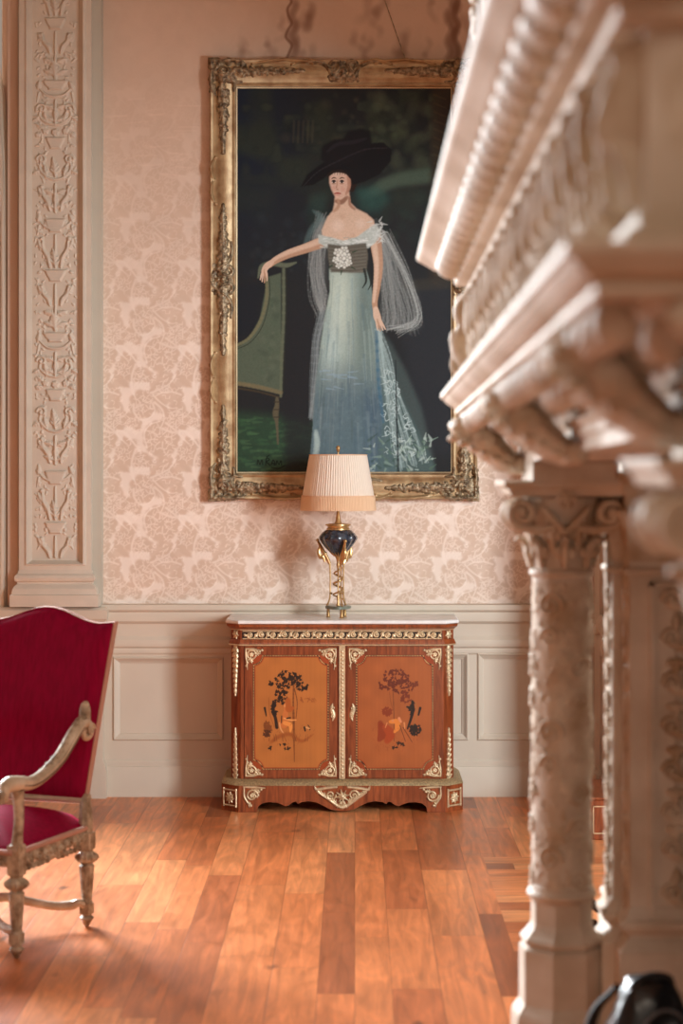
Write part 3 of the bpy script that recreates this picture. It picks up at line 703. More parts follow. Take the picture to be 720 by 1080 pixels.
for _ in range(14):
    x, y = r_.uniform(334, 375), r_.uniform(390, 410); G.stroke([(x, y), (x + 10, y + r_.uniform(-3, 3))], [1.6, .5], None, q(150, 172, 182), .4, 'soft')
G.stroke([(333, 455), (334, 470), (330, 492)], [3, 4, 3], None, q(176, 190, 180), .7, 'soft')
# train and its pale embroidery
G.poly([(398, 350), (408, 372), (424, 420), (444, 460), (458, 490), (458, 499), (396, 499), (404, 440)], q(84, 104, 98), .65, 3)
veil(30, [(398, 346), (408, 372), (420, 410), (436, 450), (452, 486)], [(400, 350), (403, 390), (408, 430), (414, 470), (420, 496)], 2.5, q(170, 186, 178), .38, (1.5, .5), 6)
for _ in range(90):
    x, y = r_.uniform(404, 440), r_.uniform(390, 480)
    if x < 404 + (y - 370) * .42:
        a_ = r_.uniform(0, 6.28); G.stroke([(x, y), (x + 4 * math.cos(a_), y + 4 * math.sin(a_)), (x + 6 * math.cos(a_ + 1), y + 6 * math.sin(a_ + 1))], [.8, .7, .4], None, q(196, 208, 200), .55, 'soft')
for _ in range(70):
    x, y = r_.uniform(388, 456), r_.uniform(462, 497); G.stroke([(x, y), (x + r_.uniform(-9, 9), y + r_.uniform(-8, 4))], [r_.uniform(1, 2.6), .6], None, q(*r_.choice([(200, 212, 196), (150, 172, 150), (96, 120, 96), (60, 84, 66)])), .55, 'soft')
G.stroke([(417, 380), (418, 430), (420, 499)], [.8, 1.4, 1.8], None, q(40, 46, 46), .8, 'soft')
G.stroke([(397, 350), (399, 400), (404, 445)], [2.5, 3, 2], None, q(70, 108, 128), .6, 'soft')
# arms, shoulders, neck
sk, sk2, sk3 = q(226, 188, 158), q(196, 150, 118), q(240, 208, 182)
G.stroke([(338, 256), (322, 262), (304, 268), (290, 275), (284, 280)], [6.5, 5.6, 4.8, 3.8, 3.0], None, sk2, 1, 'flat')
G.stroke([(338, 254), (322, 260), (304, 266), (290, 273), (284, 279)], [4, 3.6, 3.2, 2.6, 2], None, sk, .9)
G.stroke([(286, 277), (281, 281), (278, 286)], [3.2, 3.6, 3], None, sk, 1, 'flat')
for dx, dy, l in ((-3.6, 10, 1), (-1.6, 12, 1), (.8, 13, 1), (3.4, 11, 1)):
    G.stroke([(279 + dx * .3, 285), (278.5 + dx * .8, 290), (278 + dx, 285 + dy)], [1.5, 1.2, .7], None, sk if dx != .8 else sk2, .95, 'flat')
G.poly([(339, 243), (345, 229), (351, 222), (352.5, 214), (353.5, 204), (368, 202), (369.5, 214), (376, 220), (386, 225), (394, 232), (396, 243), (388, 250), (372, 257), (354, 256), (340, 251)], sk, 1, 1)
G.stroke([(354, 212), (360, 213), (366, 208)], [2.4, 3.4, 2.4], None, q(158, 112, 88), .75, 'soft')
G.stroke([(356, 208), (357, 217), (352, 223)], [2, 2.4, 2], None, sk2, .6, 'soft')
G.stroke([(368, 208), (369, 216), (374, 221)], [1.6, 2, 1.6], None, q(170, 124, 98), .6, 'soft')
G.dot(356, 238, 9, None, sk3, .8, 'soft'); G.dot(380, 236, 7, None, sk3, .7, 'soft')
G.dot(361, 228, 5, None, sk2, .35, 'soft'); G.dot(372, 250, 5, None, sk2, .3, 'soft')
G.stroke([(395, 246), (397, 262), (399, 280), (397.5, 300), (395, 318), (396, 328)], [7, 6.4, 5.4, 4.4, 3.4, 3], None, sk2, 1, 'flat')
G.stroke([(393, 248), (395, 262), (397, 280), (396, 300), (394, 318)], [4, 4, 3.4, 2.8, 2], None, sk, .9)
G.stroke([(396, 326), (397.5, 334), (400, 341)], [3.2, 4.2, 3], None, sk, 1, 'flat')
for dx in (-2.2, 0, 2.2, 4.4): G.stroke([(398 + dx * .6, 337), (399.5 + dx, 343), (401 + dx * 1.2, 349 - abs(dx) * .4)], [1.3, 1.2, .7], None, sk if dx != 0 else sk2, .95, 'flat')
# bodice
G.poly([(335, 247), (347, 250), (362, 254), (376, 250), (390, 240), (397, 236), (402, 246), (396, 256), (388, 262), (345, 262), (336, 256)], q(196, 198, 184), 1, 1)
for _ in range(50):
    x, y = r_.uniform(336, 390), r_.uniform(250, 261); G.stroke([(x, y), (x + 5, y + r_.uniform(-2, 2))], [1.2, .5], None, q(*r_.choice([(222, 222, 208), (160, 164, 150), (240, 238, 226)])), .5, 'soft')
for _ in range(30):
    x, y = r_.uniform(390, 404), r_.uniform(232, 254); a_ = r_.uniform(0, 6.28); G.stroke([(x, y), (x + 5 * math.cos(a_), y + 5 * math.sin(a_))], [1.6, .4], None, q(220, 220, 208), .55, 'soft')
G.poly([(345, 257), (362, 259), (386, 256), (388, 270), (386, 288), (349, 287), (346, 272)], q(106, 98, 84), 1, 1)
for k in range(16):
    y = 260 + k * 1.75; G.stroke([(347, y), (366, y + 1.2), (386, y - .6)], [.6] * 3, None, q(*((78, 74, 62), (126, 120, 104))[k % 2]), .45, 'soft')
G.stroke([(384, 284), (386, 296), (382, 304)], [2, 1.6, .6], None, q(44, 46, 40), .9, 'soft'); G.stroke([(388, 284), (391, 298), (388, 306)], [1.6, 1.4, .6], None, q(44, 46, 40), .8, 'soft')
for x, y, r0 in ((356, 266, 4), (363, 264, 4.2), (359, 272, 4.6), (366, 271, 4), (354, 274, 3.4), (363, 279, 3.8), (368, 277, 3), (357, 280, 3)):
    G.flower(x, y, r0 * 1.35, None, q(236, 230, 212), 5, .95, 'soft'); G.dot(x, y + .5, .9, None, q(190, 176, 140), .6, 'soft')
for x, y, a_ in ((350, 280, 2.4), (371, 282, .6), (372, 266, -.4), (360, 286, 1.7)): G.stroke([(x, y), (x + 5 * math.cos(a_), y + 4 * math.sin(a_))], [1.4, .4], None, q(54, 70, 50), .9, 'soft')
# hair, face, hat (head drawn a little larger about the chin)
kx_, ky_ = G.xs, G.ys; G.xs = 358 + (kx_ - 358) / 1.12; G.ys = 211 + (ky_ - 211) / 1.14
G.poly([(347, 192), (345.5, 183), (352, 178), (364, 177), (373, 184), (374.5, 196), (371, 204), (366, 196), (350, 188)], q(48, 32, 26), 1, 1)
G.poly([(348.5, 190), (350, 183), (357, 181), (365, 184), (368, 191), (367.5, 199), (364, 206), (359, 210.5), (354.5, 209), (350.5, 202), (348.6, 196)], q(228, 186, 160), 1, 1)
G.stroke([(366, 188), (367, 198), (364, 206)], [2.2, 2.4, 1.5], None, q(196, 142, 114), .6, 'soft')
G.dot(352.5, 200, 3, None, q(224, 160, 136), .5, 'soft'); G.dot(361, 201, 3.4, None, q(222, 158, 134), .5, 'soft'); G.dot(355, 187, 4, None, q(240, 208, 184), .6, 'soft')
for x in (352.6, 360.2):
    G.stroke([(x - 2, 191.2), (x, 190.2), (x + 2.3, 191)], [.55, .7, .45], None, q(84, 54, 40), .85, 'soft')
    G.dot(x, 194.6, 2.6, None, q(196, 150, 124), .6, 'soft'); G.stroke([(x - 1.7, 193.6), (x, 193.0), (x + 1.7, 193.7)], [.7, .9, .7], None, q(50, 34, 30), 1, 'soft'); G.dot(x - .1, 194.4, 1.15, None, q(40, 30, 28), 1, 'flat'); G.dot(x - 1.6, 194.6, .6, None, q(236, 226, 214), .9, 'soft'); G.dot(x + 1.5, 194.6, .6, None, q(236, 226, 214), .9, 'soft'); G.stroke([(x - 1.4, 195.9), (x + 1.4, 195.9)], [.5, .5], None, q(150, 100, 80), .6, 'soft')
G.stroke([(356, 193), (355.3, 198), (355.0, 200.5), (356.6, 201.3)], [.5, .6, .7, .7], None, q(186, 130, 102), .8, 'soft')
G.dot(355, 200.4, .8, None, q(246, 214, 190), .6, 'soft')
G.stroke([(353, 205), (356, 204.6), (359.2, 205)], [.6, 1.0, .6], None, q(176, 76, 66), .95, 'soft'); G.stroke([(354, 206.6), (358, 206.6)], [.6, .6], None, q(204, 130, 110), .7, 'soft')
G.stroke([(348, 187), (352, 184), (358, 183.5), (365, 185), (368.5, 190)], [2, 2.4, 2.4, 2.6, 1.6], None, q(50, 33, 27), 1, 'flat')
for k in range(8): G.stroke([(349 + k * 2.4, 183), (348.6 + k * 2.4, 187.6 - .3 * (k % 3))], [1.4, .6], None, q(50, 33, 27), .6, 'soft')
G.stroke([(370, 184), (371.5, 194), (369.5, 202)], [2.4, 2.6, 1.6], None, q(48, 32, 26), 1, 'flat')
G.xs, G.ys = kx_, ky_
hat = q(24, 22, 24)
G.poly([(317, 197), (324, 184), (340, 172), (362, 160), (384, 152), (404, 150), (413, 158), (412, 170), (400, 184), (384, 192), (372, 195), (368, 184), (360, 179), (350, 180), (342, 188), (330, 195)], hat, 1, 1)
G.poly([(338, 168), (340, 154), (352, 147), (362, 146), (366, 139), (380, 135), (390, 138), (392, 152), (380, 166), (352, 178)], q(28, 25, 27), 1, 2)
G.stroke([(320, 196), (334, 182), (352, 172), (384, 158), (408, 156)], [.8, 1.2, 1.4, 1.4, 1], None, q(52, 46, 48), .5, 'soft')
G.stroke([(345, 160), (356, 152), (372, 150), (386, 146)], [2, 3, 3, 2], None, q(44, 40, 44), .5, 'soft')
# signature scrawl at lower left
sg_ = q(18, 24, 20)
for pts in ([(271, 490), (272, 485), (274, 490), (276, 485), (277, 490)], [(280, 491), (281, 483), (284, 485), (281, 487), (285, 491)], [(286, 490), (288, 485), (290, 490), (287, 488)], [(291, 490), (292, 486), (294, 490), (296, 486), (297, 491)], [(281, 482), (284, 480)], [(286, 493), (294, 494), (300, 491)]):
    G.stroke(pts, [.7] * len(pts), None, sg_, .9, 'soft')
br = (vnoise(ny, nx, 2.2, 12) - .5)[..., None]; G.C[:] = np.clip(G.C * (1 + .14 * br) * np.array([.98, 1.04, 1.12]), 0, 1)
sc = YC / FPX
G.mesh('canvas', vmat('varnished_oil_paint', .55, bump=.06, bscale=260, spec=.15), lambda x, y, h: ((x - VX) * sc - RX, YC - RY_ + 0 * x, CAMZ - (y - VY) * sc - RZ_), parent=root, flip=True)
# --- frame moulding
FX0, FX1, FZ0, FZ1 = PX(221, 10.04), PX(503.5, 10.04), PZ(527, 10.04), PZ(62, 10.04)
IX0, IX1, IZ0, IZ1 = PX(250, YC), PX(475.5, YC), PZ(498, YC), PZ(93, YC)
fw_ = IX0 - FX0
pr = [(0, -.002), (.0, .05), (.006, .066), (.014, .064), (.022, .050), (.034, .050), (.050, .064), (.072, .072), (.090, .068), (.104, .056), (.118, .048), (.124, .052), (.130, .052), (.134, .044), (.142, .042), (fw_ + .002, .036)]
loop = [(FX0, FZ0), (FX0, FZ1), (FX1, FZ1), (FX1, FZ0)]
ins = [IX0 - FX0, FX1 - IX1, IZ0 - FZ0, FZ1 - IZ1]
mb = MB(); vs = []
for i_, h_ in pr:
    t = i_ / fw_
    for (X, Z, sx, sz) in ((FX0, FZ0, ins[0], ins[2]), (FX0, FZ1, ins[0], -ins[3]), (FX1, FZ1, -ins[1], -ins[3]), (FX1, FZ0, -ins[1], ins[2])): vs.append((X + sx * t - RX, -h_, Z + sz * t - RZ_))
mb.add(vs, [(4 * k + i, 4 * k + (i + 1) % 4, 4 * k + 4 + (i + 1) % 4, 4 * k + 4 + i) for k in range(len(pr) - 1) for i in range(4)])
fm = mb.build('frame_moulding', M['gilt'], root, sharp=60)
mb = MB(); vs = []
for t, h_ in ((.97, .030), (.975, .044), (1.0, .042), (1.02, .036), (1.03, .028)):
    for (X, Z, sx, sz) in ((FX0, FZ0, ins[0], ins[2]), (FX0, FZ1, ins[0], -ins[3]), (FX1, FZ1, -ins[1], -ins[3]), (FX1, FZ0, -ins[1], ins[2])): vs.append((X + sx * t - RX, -h_ - .004, Z + sz * t - RZ_))
mb.add(vs, [(4 * k + i, 4 * k + (i + 1) % 4, 4 * k + 4 + (i + 1) % 4, 4 * k + 4 + i) for k in range(4) for i in range(4)])
mb.build('sight_lip', M['gilt_lip'], root, sharp=60)
pi_, ph_ = np.array([p[0] for p in pr]), np.array([p[1] for p in pr])
def fh(X, Z):
    d = np.minimum(np.minimum((X - FX0) / ins[0], (FX1 - X) / ins[1]), np.minimum((Z - FZ0) / ins[2], (FZ1 - Z) / ins[3])) * fw_
    return np.interp(np.clip(d, 0, fw_), pi_, ph_)
def orn(name, X0, X1, Z0, Z1, draw, m=None, res=.0026):
    R = Ras(X1 - X0, Z1 - Z0, res, X0, Z0); draw(R); R.H = blurm(R.H, 1); R.H[R.H < .0012] = 0
    X, Z = np.meshgrid(R.xs, R.ys); R.H[(X < FX0 - .008) | (X > FX1 + .008) | (Z < FZ0 - .008) | (Z > FZ1 + .008)] = 0
    return R.mesh(name, m or M['gilt_dark'], lambda x, y, h: (x - RX, -(fh(x, y) + h - .001), y - RZ_), parent=root, cut=True)
ro = random.Random(4)
def corner(R, X, Z, sx, sz):
    P = lambda a, b: (X + sx * a, Z + sz * b); hh = .018
    R.stroke([P(.0, .0), P(.05, .05), P(.1, .1)], .03, .009); R.dot(*P(.03, .03), .04, .010)
    # big C scroll
    cx_, cz_ = .075, .065
    def arc(r, a0, a1, w, h_): R.stroke([P(cx_ + r * math.cos(a0 + (a1 - a0) * k / 8), cz_ + r * math.sin(a0 + (a1 - a0) * k / 8)) for k in range(9)], [w * (.6 + .6 * math.sin(PI * k / 8)) for k in range(9)], h_, sm=0)
    arc(.045, .2, 3.9, .012, hh * 1.2); arc(.026, -.6, 3.2, .008, hh * 1.4); arc(.012, 0, 6, .006, hh * 1.3)
    for k in range(9): a = 1.0 + .4 * k; R.stroke([P(cx_ + .044 * math.cos(a), cz_ + .044 * math.sin(a)), P(cx_ + .062 * math.cos(a + .15), cz_ + .062 * math.sin(a + .15))], [.007, .0045], hh)
    for (a, b, r_) in ((.02, .10, .015), (.10, .02, .015), (.018, .145, .012), (.145, .018, .012), (.12, .075, .014), (.07, .125, .014), (.135, .05, .010), (.05, .16, .012), (.165, .05, .012), (.10, .11, .012)):
        R.dot(*P(a, b), r_, hh); R.dot(*P(a, b), r_ * .45, hh * 1.35)
    R.stroke([P(.02, .05), P(.006, .10), P(.014, .16), P(.03, .19)], [.006, .008, .007, .003], hh); R.stroke([P(.05, .02), P(.10, .006), P(.16, .014), P(.19, .03)], [.006, .008, .007, .003], hh)
    R.stroke([P(.11, .10), P(.13, .13), P(.125, .17)], [.008, .007, .003], hh); R.stroke([P(.10, .11), P(.13, .125), P(.17, .12)], [.008, .007, .003], hh)
    R.leaf(*P(.06, .13), math.atan2(sz * 1.0, sx * .05), .08, .016, hh * .9, lobes=3, curl=0); R.leaf(*P(.13, .06), math.atan2(sz * .05, sx * 1.0), .08, .016, hh * .9, lobes=3, curl=0)
    for _ in range(70):
        a, b = ro.uniform(0, .18), ro.uniform(0, .18)
        if min(a, b) < .14 and a + b < .25: t_ = ro.uniform(0, 6.28); R.stroke([P(a, b), P(a + .012 * math.cos(t_), b + .012 * math.sin(t_))], [.005, .002], hh * .8)
for (X, Z, sx, sz) in ((FX0, FZ0, 1, 1), (FX0, FZ1, 1, -1), (FX1, FZ1, -1, -1), (FX1, FZ0, -1, 1)):
    xa, xb = sorted((X - sx * .01, X + sx * .20)); za, zb = sorted((Z - sz * .01, Z + sz * .20))
    orn('corner_ornament', xa, xb, za, zb, lambda R: corner(R, X, Z, sx, sz))
def garland(R, x0, z0, x1, z1, w):
    """tapering swag of blossoms and berries from its thick end to its point"""
    n = max(8, int(math.hypot(x1 - x0, z1 - z0) / .011)); dx, dz = (x1 - x0), (z1 - z0); Ln = math.hypot(dx, dz); nx_, nz_ = -dz / Ln, dx / Ln
    for k in range(n):
        t = k / n; ww = w * (1 - t) ** .55 * (1 + .2 * math.sin(k * 1.7))
        for j in range(6):
            o = ro.uniform(-1, 1) * ww; r_ = ro.uniform(.005, .010) * (1 - .4 * t); xx, zz = x0 + dx * t + nx_ * o + ro.uniform(-.004, .004), z0 + dz * t + nz_ * o
            R.dot(xx, zz, r_, .012)
            if ro.random() < .35: R.dot(xx, zz, r_ * .5, .018)
        a = math.atan2(dz, dx) + ro.choice((-1, 1)) * ro.uniform(.4, 1.2)
        R.stroke([(x0 + dx * t, z0 + dz * t), (x0 + dx * t + ww * 1.15 * math.cos(a), z0 + dz * t + ww * 1.15 * math.sin(a))], [.007, .002], .010)
    R.stroke([(x1 - dx * .1, z1 - dz * .1), (x1, z1)], [.004, .001], .008)
mL, mT = FX0 + .072, FZ1 - .066; mR, mB_ = FX1 - .070, FZ0 + .062
def gar(x0, z0, x1, z1, w=.030):
    orn('garland', min(x0, x1) - .035, max(x0, x1) + .035, min(z0, z1) - .035, max(z0, z1) + .035, lambda R: garland(R, x0, z0, x1, z1, w))
for xm in (mL, mR):
    gar(xm, FZ1 - .17, xm, PZ(164, 10.04)); gar(xm, FZ0 + .16, xm, PZ(426, 10.04))
    gar(xm, PZ(290, 10.04), xm, PZ(214, 10.04)); gar(xm, PZ(300, 10.04), xm, PZ(376, 10.04))
for zm in (mT, mB_):
    gar(FX0 + .17, zm, PX(322, 10.04), zm); gar(FX1 - .17, zm, PX(405, 10.04), zm)
def centre(R, X, Z, ax):
    def P(a, b): return (X + a, Z + b) if ax == 'h' else (X + b, Z + a)
    hh = .02
    for sg in (1, -1):
        R.stroke([P(sg * .07, .035), P(sg * .045, .05), P(sg * .02, .035), P(sg * .03, .0), P(sg * .05, -.02)], [.008, .010, .010, .009, .004], hh)
        R.stroke([P(sg * .03, -.05), P(sg * .06, -.03), P(sg * .075, .0), P(sg * .10, .03), P(sg * .15, .045), P(sg * .2, .04)], [.006, .008, .008, .007, .006, .003], hh * .9)
        for k in range(5): R.stroke([P(sg * (.01 + .006 * k), -.04), P(sg * (.016 + .012 * k), -.062 + .004 * k)], [.006, .003], hh * .8)
        R.dot(*P(sg * .055, -.035), .012, hh)
    R.dot(*P(0, .0), .017, hh * 1.2); R.dot(*P(0, .035), .012, hh); R.dot(*P(0, -.03), .014, hh)
    for _ in range(60): a, b = ro.uniform(-.08, .08), ro.uniform(-.055, .045); R.dot(*P(a, b), ro.uniform(.004, .008), hh * .7)
for X, Z, ax in (((FX0 + FX1) / 2, FZ1 - .062, 'h'), ((FX0 + FX1) / 2, FZ0 + .062, 'h'), (mL, PZ(295, 10.04), 'v'), (mR, PZ(295, 10.04), 'v')):
    w_, h_ = (.21, .075) if ax == 'h' else (.075, .21)
    orn('centre_ornament', X - w_, X + w_, Z - h_, Z + h_, lambda R: centre(R, X, Z, ax))
# C-scrolls riding on the outer rail
def rail_scroll(pts): 
    xs = [p[0] for p in pts]; zs = [p[1] for p in pts]
    def d(R):
        R.stroke(pts, [.004, .007, .007, .006, .003], .016); R.dot(*pts[0], .008, .018); R.dot(*pts[-1], .007, .018)
    orn('rail_scroll', min(xs) - .015, max(xs) + .015, min(zs) - .015, max(zs) + .015, d, M['gilt'])
for sx, X in ((1, FX0), (-1, FX1)):
    for (za, zb) in ((PZ(166, 10.04), PZ(190, 10.04)), (PZ(424, 10.04), PZ(400, 10.04)), (PZ(215, 10.04), PZ(190, 10.04)), (PZ(372, 10.04), PZ(398, 10.04))):
        rail_scroll([(X + sx * .03, za), (X + sx * .016, za + (zb - za) * .25), (X + sx * .008, za + (zb - za) * .5), (X + sx * .014, za + (zb - za) * .8), (X + sx * .024, zb)])
for sz, Z in ((-1, FZ1), (1, FZ0)):
    for (xa_, xb_) in ((PX(308, 10.04), PX(340, 10.04)), (PX(412, 10.04), PX(382, 10.04)), (PX(266, 10.04), PX(330, 10.04)), (PX(458, 10.04), PX(396, 10.04))):
        rail_scroll([(xa_, Z + sz * .03), (xa_ + (xb_ - xa_) * .25, Z + sz * .014), (xa_ + (xb_ - xa_) * .5, Z + sz * .006), (xa_ + (xb_ - xa_) * .8, Z + sz * .012), (xb_, Z + sz * .024)])
# hanging wire running up out of the picture
MB().tube([(PX(428, YP) - RX, -.03, FZ1 - RZ_ - .005), (PX(404, YP) - RX, -.006, PZ(-4, YP) - RZ_), (PX(396, YP) - RX, -.004, PZ(-24, YP) - RZ_)], .0022, seg=6).build('hanging_wire', M['gilt_dark'], root)
# ================================================================ SIDE CABINET
CY = 9.64
def cx(px): return PX(px, CY)
def cz(py): return PZ(py, CY)
CXC = cx(360.7)
cab = empty('side_cabinet', (CXC, CY, 0), label='low marquetry cabinet with two doors, gilt mounts and a white marble top', cat='cabinet')
def X(px): return cx(px) - CXC
DEP = YW - .02 - CY
hw = (cx(468) - cx(254)) / 2          # half width of the flat front
W1 = (cx(478.5) - cx(243)) / 2        # full half width
cant = W1 - hw
def wood(name, c1, c2, ang, rough=.28, sc=1.0):
    m, nt, b = new_mat(name); N = nt.nodes.new; K = nt.links.new
    tc = N('ShaderNodeTexCoord'); mp = N('ShaderNodeMapping'); mp.inputs['Rotation'].default_value = (0, ang, 0); mp.inputs['Scale'].default_value = (60 * sc, 20, 6 * sc)
    K(tc.outputs['Object'], mp.inputs[0]); n = N('ShaderNodeTexNoise'); n.inputs['Scale'].default_value = 1; n.inputs['Detail'].default_value = 5; n.inputs['Distortion'].default_value = .6
    K(mp.outputs[0], n.inputs['Vector']); r = N('ShaderNodeValToRGB'); r.color_ramp.elements[0].position = .3; r.color_ramp.elements[1].position = .7
    r.color_ramp.elements[0].color = (*c1, 1); r.color_ramp.elements[1].color = (*c2, 1); K(n.outputs['Fac'], r.inputs['Fac']); K(r.outputs[0], b.inputs['Base Color'])
    b.inputs['Roughness'].default_value = rough; b.inputs['Coat Weight'].default_value = .4; b.inputs['Coat Roughness'].default_value = .12
    return m
M['king'] = wood('kingwood_veneer', L(98, 42, 20), L(152, 76, 40), .0)
M['kingh'] = wood('kingwood_crossband', L(104, 46, 22), L(160, 82, 44), PI / 2)
M['ebony'] = mat('ebonised_line', L(34, 20, 16), .35)
def octo(off, back=DEP):
    """front outline in plan, going left-back, left cant, right cant, right-back (y=0 is the flat front)"""
    return [(-W1, back), (-W1, cant), (-hw, 0), (hw, 0), (W1, cant), (W1, back)]
path = octo(0)
def sw(name, prof, m, parent=cab, sharp=30, pth=None):
    # travel left->right along front: left-of-travel is +y (inside), so outset is negated
    return MB().sweep(pth or path, [(-o, z) for o, z in prof], cap=True).build(name, m, parent, sharp=sharp)
z_ = dict(mt=cz(653.7), mb=cz(658.3), c1=cz(664), f1=cz(674.5), m2=cz(680.5), d0=cz(821.5), g0=cz(826.8))
# carcass
sw('carcass', [(-.2, z_['g0']), (0, z_['g0']), (0, z_['mb']), (-.2, z_['mb'])], M['king'])
sw('upper_moulding', [(-.01, z_['c1'] - .001), (.004, z_['c1']), (.006, z_['c1'] + .004), (.012, z_['c1'] + .008), (.020, z_['c1'] + .015), (.022, z_['mb'] - .004), (.022, z_['mb']), (-.01, z_['mb'])], M['kingh'])
sw('gilt_bead', [(.0, z_['c1'] - .004), (.006, z_['c1'] - .003), (.007, z_['c1']), (.004, z_['c1'] + .002), (0, z_['c1'] + .002)], M['brass'])
sw('lower_moulding', [(-.01, z_['m2']), (.008, z_['m2']), (.012, z_['m2'] + .005), (.012, z_['m2'] + .010), (.006, z_['f1'] - .006), (.004, z_['f1'] - .001), (-.01, z_['f1'])], M['kingh'])
sw('gilt_bead', [(.0, z_['m2'] - .003), (.013, z_['m2'] - .002), (.0145, z_['m2'] + .002), (.012, z_['m2'] + .005), (0, z_['m2'] + .005)], M['brass'])
# marble slab
mt = MB(); pth = octo(0)
def outp(p, o):
    a = .024 + o; return [(-W1 - a, DEP - .0), (-W1 - a, cant - a * .41), (-hw - a * .41, -a), (hw + a * .41, -a), (W1 + a, cant - a * .41), (W1 + a, DEP - .0)]
rings = [(-.006, z_['mb']), (.002, z_['mb'] + .004), (.004, z_['mb'] + .010), (.002, z_['mt'] - .004), (-.004, z_['mt']), (-.006, z_['mt'])]
vs = []
for o_, z in rings: vs += [(p[0], p[1], z) for p in outp(pth, o_)]
n = 6; fs = [(k * n + i, k * n + (i + 1) % n, (k + 1) * n + (i + 1) % n, (k + 1) * n + i) for k in range(len(rings) - 1) for i in range(n)] + [tuple(range(n)), tuple(range((len(rings) - 1) * n, len(rings) * n))]
mt.add(vs, fs); mt.build('marble_top', M['marble'], cab, sharp=40)
TOPZ = z_['mt']
# pierced frieze
def on_front(o): return lambda x, y, h: (x, -o - h, y)
fz0, fz1 = z_['f1'] + .002, z_['c1'] - .006; FH = fz1 - fz0
R = Ras(2 * hw - .02, FH, .0014, -hw + .01, fz0); zc = (fz0 + fz1) / 2
R.stroke([(-hw + .01, fz0 + .002), (hw - .01, fz0 + .002)], .0025, .003); R.stroke([(-hw + .01, fz1 - .002), (hw - .01, fz1 - .002)], .0025, .003)
nsc = 17; pitch = (2 * hw - .04) / nsc
for k in range(nsc):
    xc = -hw + .02 + pitch * (k + .5); sg = 1 if k % 2 else -1
    R.spiral(xc, zc + sg * .002, FH * .38, (PI / 2 if sg > 0 else -PI / 2), 1.4, .0042, .006, dr=sg); R.dot(xc, zc, .0055, .008)
    R.leaf(xc + pitch * .4, zc - sg * FH * .1, sg * 1.0, .022, .007, .006, lobes=2); R.leaf(xc - pitch * .35, zc + sg * FH * .15, PI + sg * .8, .018, .006, .005, lobes=2)
    R.stroke([(xc + pitch * .3, fz0 + .004), (xc + pitch * .5, zc), (xc + pitch * .7, fz1 - .004)], [.003, .003, .002], .005)
MB().box(-hw + .008, hw - .008, -.0025, .002, fz0, fz1).build('frieze_ground', M['ebony'], cab, smooth=False)
R.mesh('frieze_mount', M['brass'], on_front(.0026), parent=cab, cut=True)
def canted(sg, u0=0.):
    """map (u across the canted face, v up, h out) for the canted corner"""
    ln = math.hypot(cant, cant); nx_, ny_ = sg * math.sqrt(.5), -math.sqrt(.5)
    def f(x, y, h):
        t = x / ln
        return (sg * (hw + cant * t) + nx_ * (h + .0015), cant * t + ny_ * (h + .0015), y)
    return f, ln
for sg in (-1, 1):
    f, ln = canted(sg)
    R = Ras(ln, FH, .0014, 0, fz0); R.spiral(ln * .5, zc, FH * .36, 0, 1.5, .0034, .006); R.flower(ln * .5, zc, .010, .009, n=6)
    for a in range(6): R.leaf(ln * .5, zc, a * 1.05, .024, .006, .005, lobes=2)
    R.mesh('frieze_mount', M['brass'], f, parent=cab, cut=True, flip=sg < 0)
    # corner post: foliate drop above, drop below
    R = Ras(ln, .80, .0016, 0, z_['g0'] + .004); zt = z_['m2'] - .008; c_ = ln * .5
    R.stroke([(c_, zt), (c_, zt - .12), (c_, zt - .25)], [.013, .011, .004], .008)
    for k in range(9):
        yy = zt - .02 - k * .026; w = .020 * (1 - k / 11)
        for s2 in (1, -1): R.stroke([(c_, yy), (c_ + s2 * w * .6, yy + .006), (c_ + s2 * w, yy - .008)], [.005, .005, .002], .010)
        R.dot(c_, yy, .007, .013)
    R.mesh('corner_mount', M['brass'], f, parent=cab, cut=True, flip=sg < 0); R.H[:] = 0
    zb_ = z_['g0'] + .02
    R.stroke([(c_, zb_), (c_, zb_ + .12), (c_, zb_ + .26)], [.012, .009, .003], .007)
    for k in range(9):
        yy = zb_ + .01 + k * .026; w = .017 * (1 - k / 11)
        for s2 in (1, -1): R.stroke([(c_, yy), (c_ + s2 * w * .6, yy + .006), (c_ + s2 * w, yy + .016)], [.004, .004, .002], .009)
        R.dot(c_, yy, .005, .011)
    R.mesh('corner_mount', M['brass'], f, parent=cab, cut=True, flip=sg < 0)
    MB().box(sg * (hw - .020) - .0015, sg * (hw - .020) + .0015, -.003, 0, z_['d0'], z_['m2']).build('ebonised_stringing', M['ebony'], cab, smooth=False)
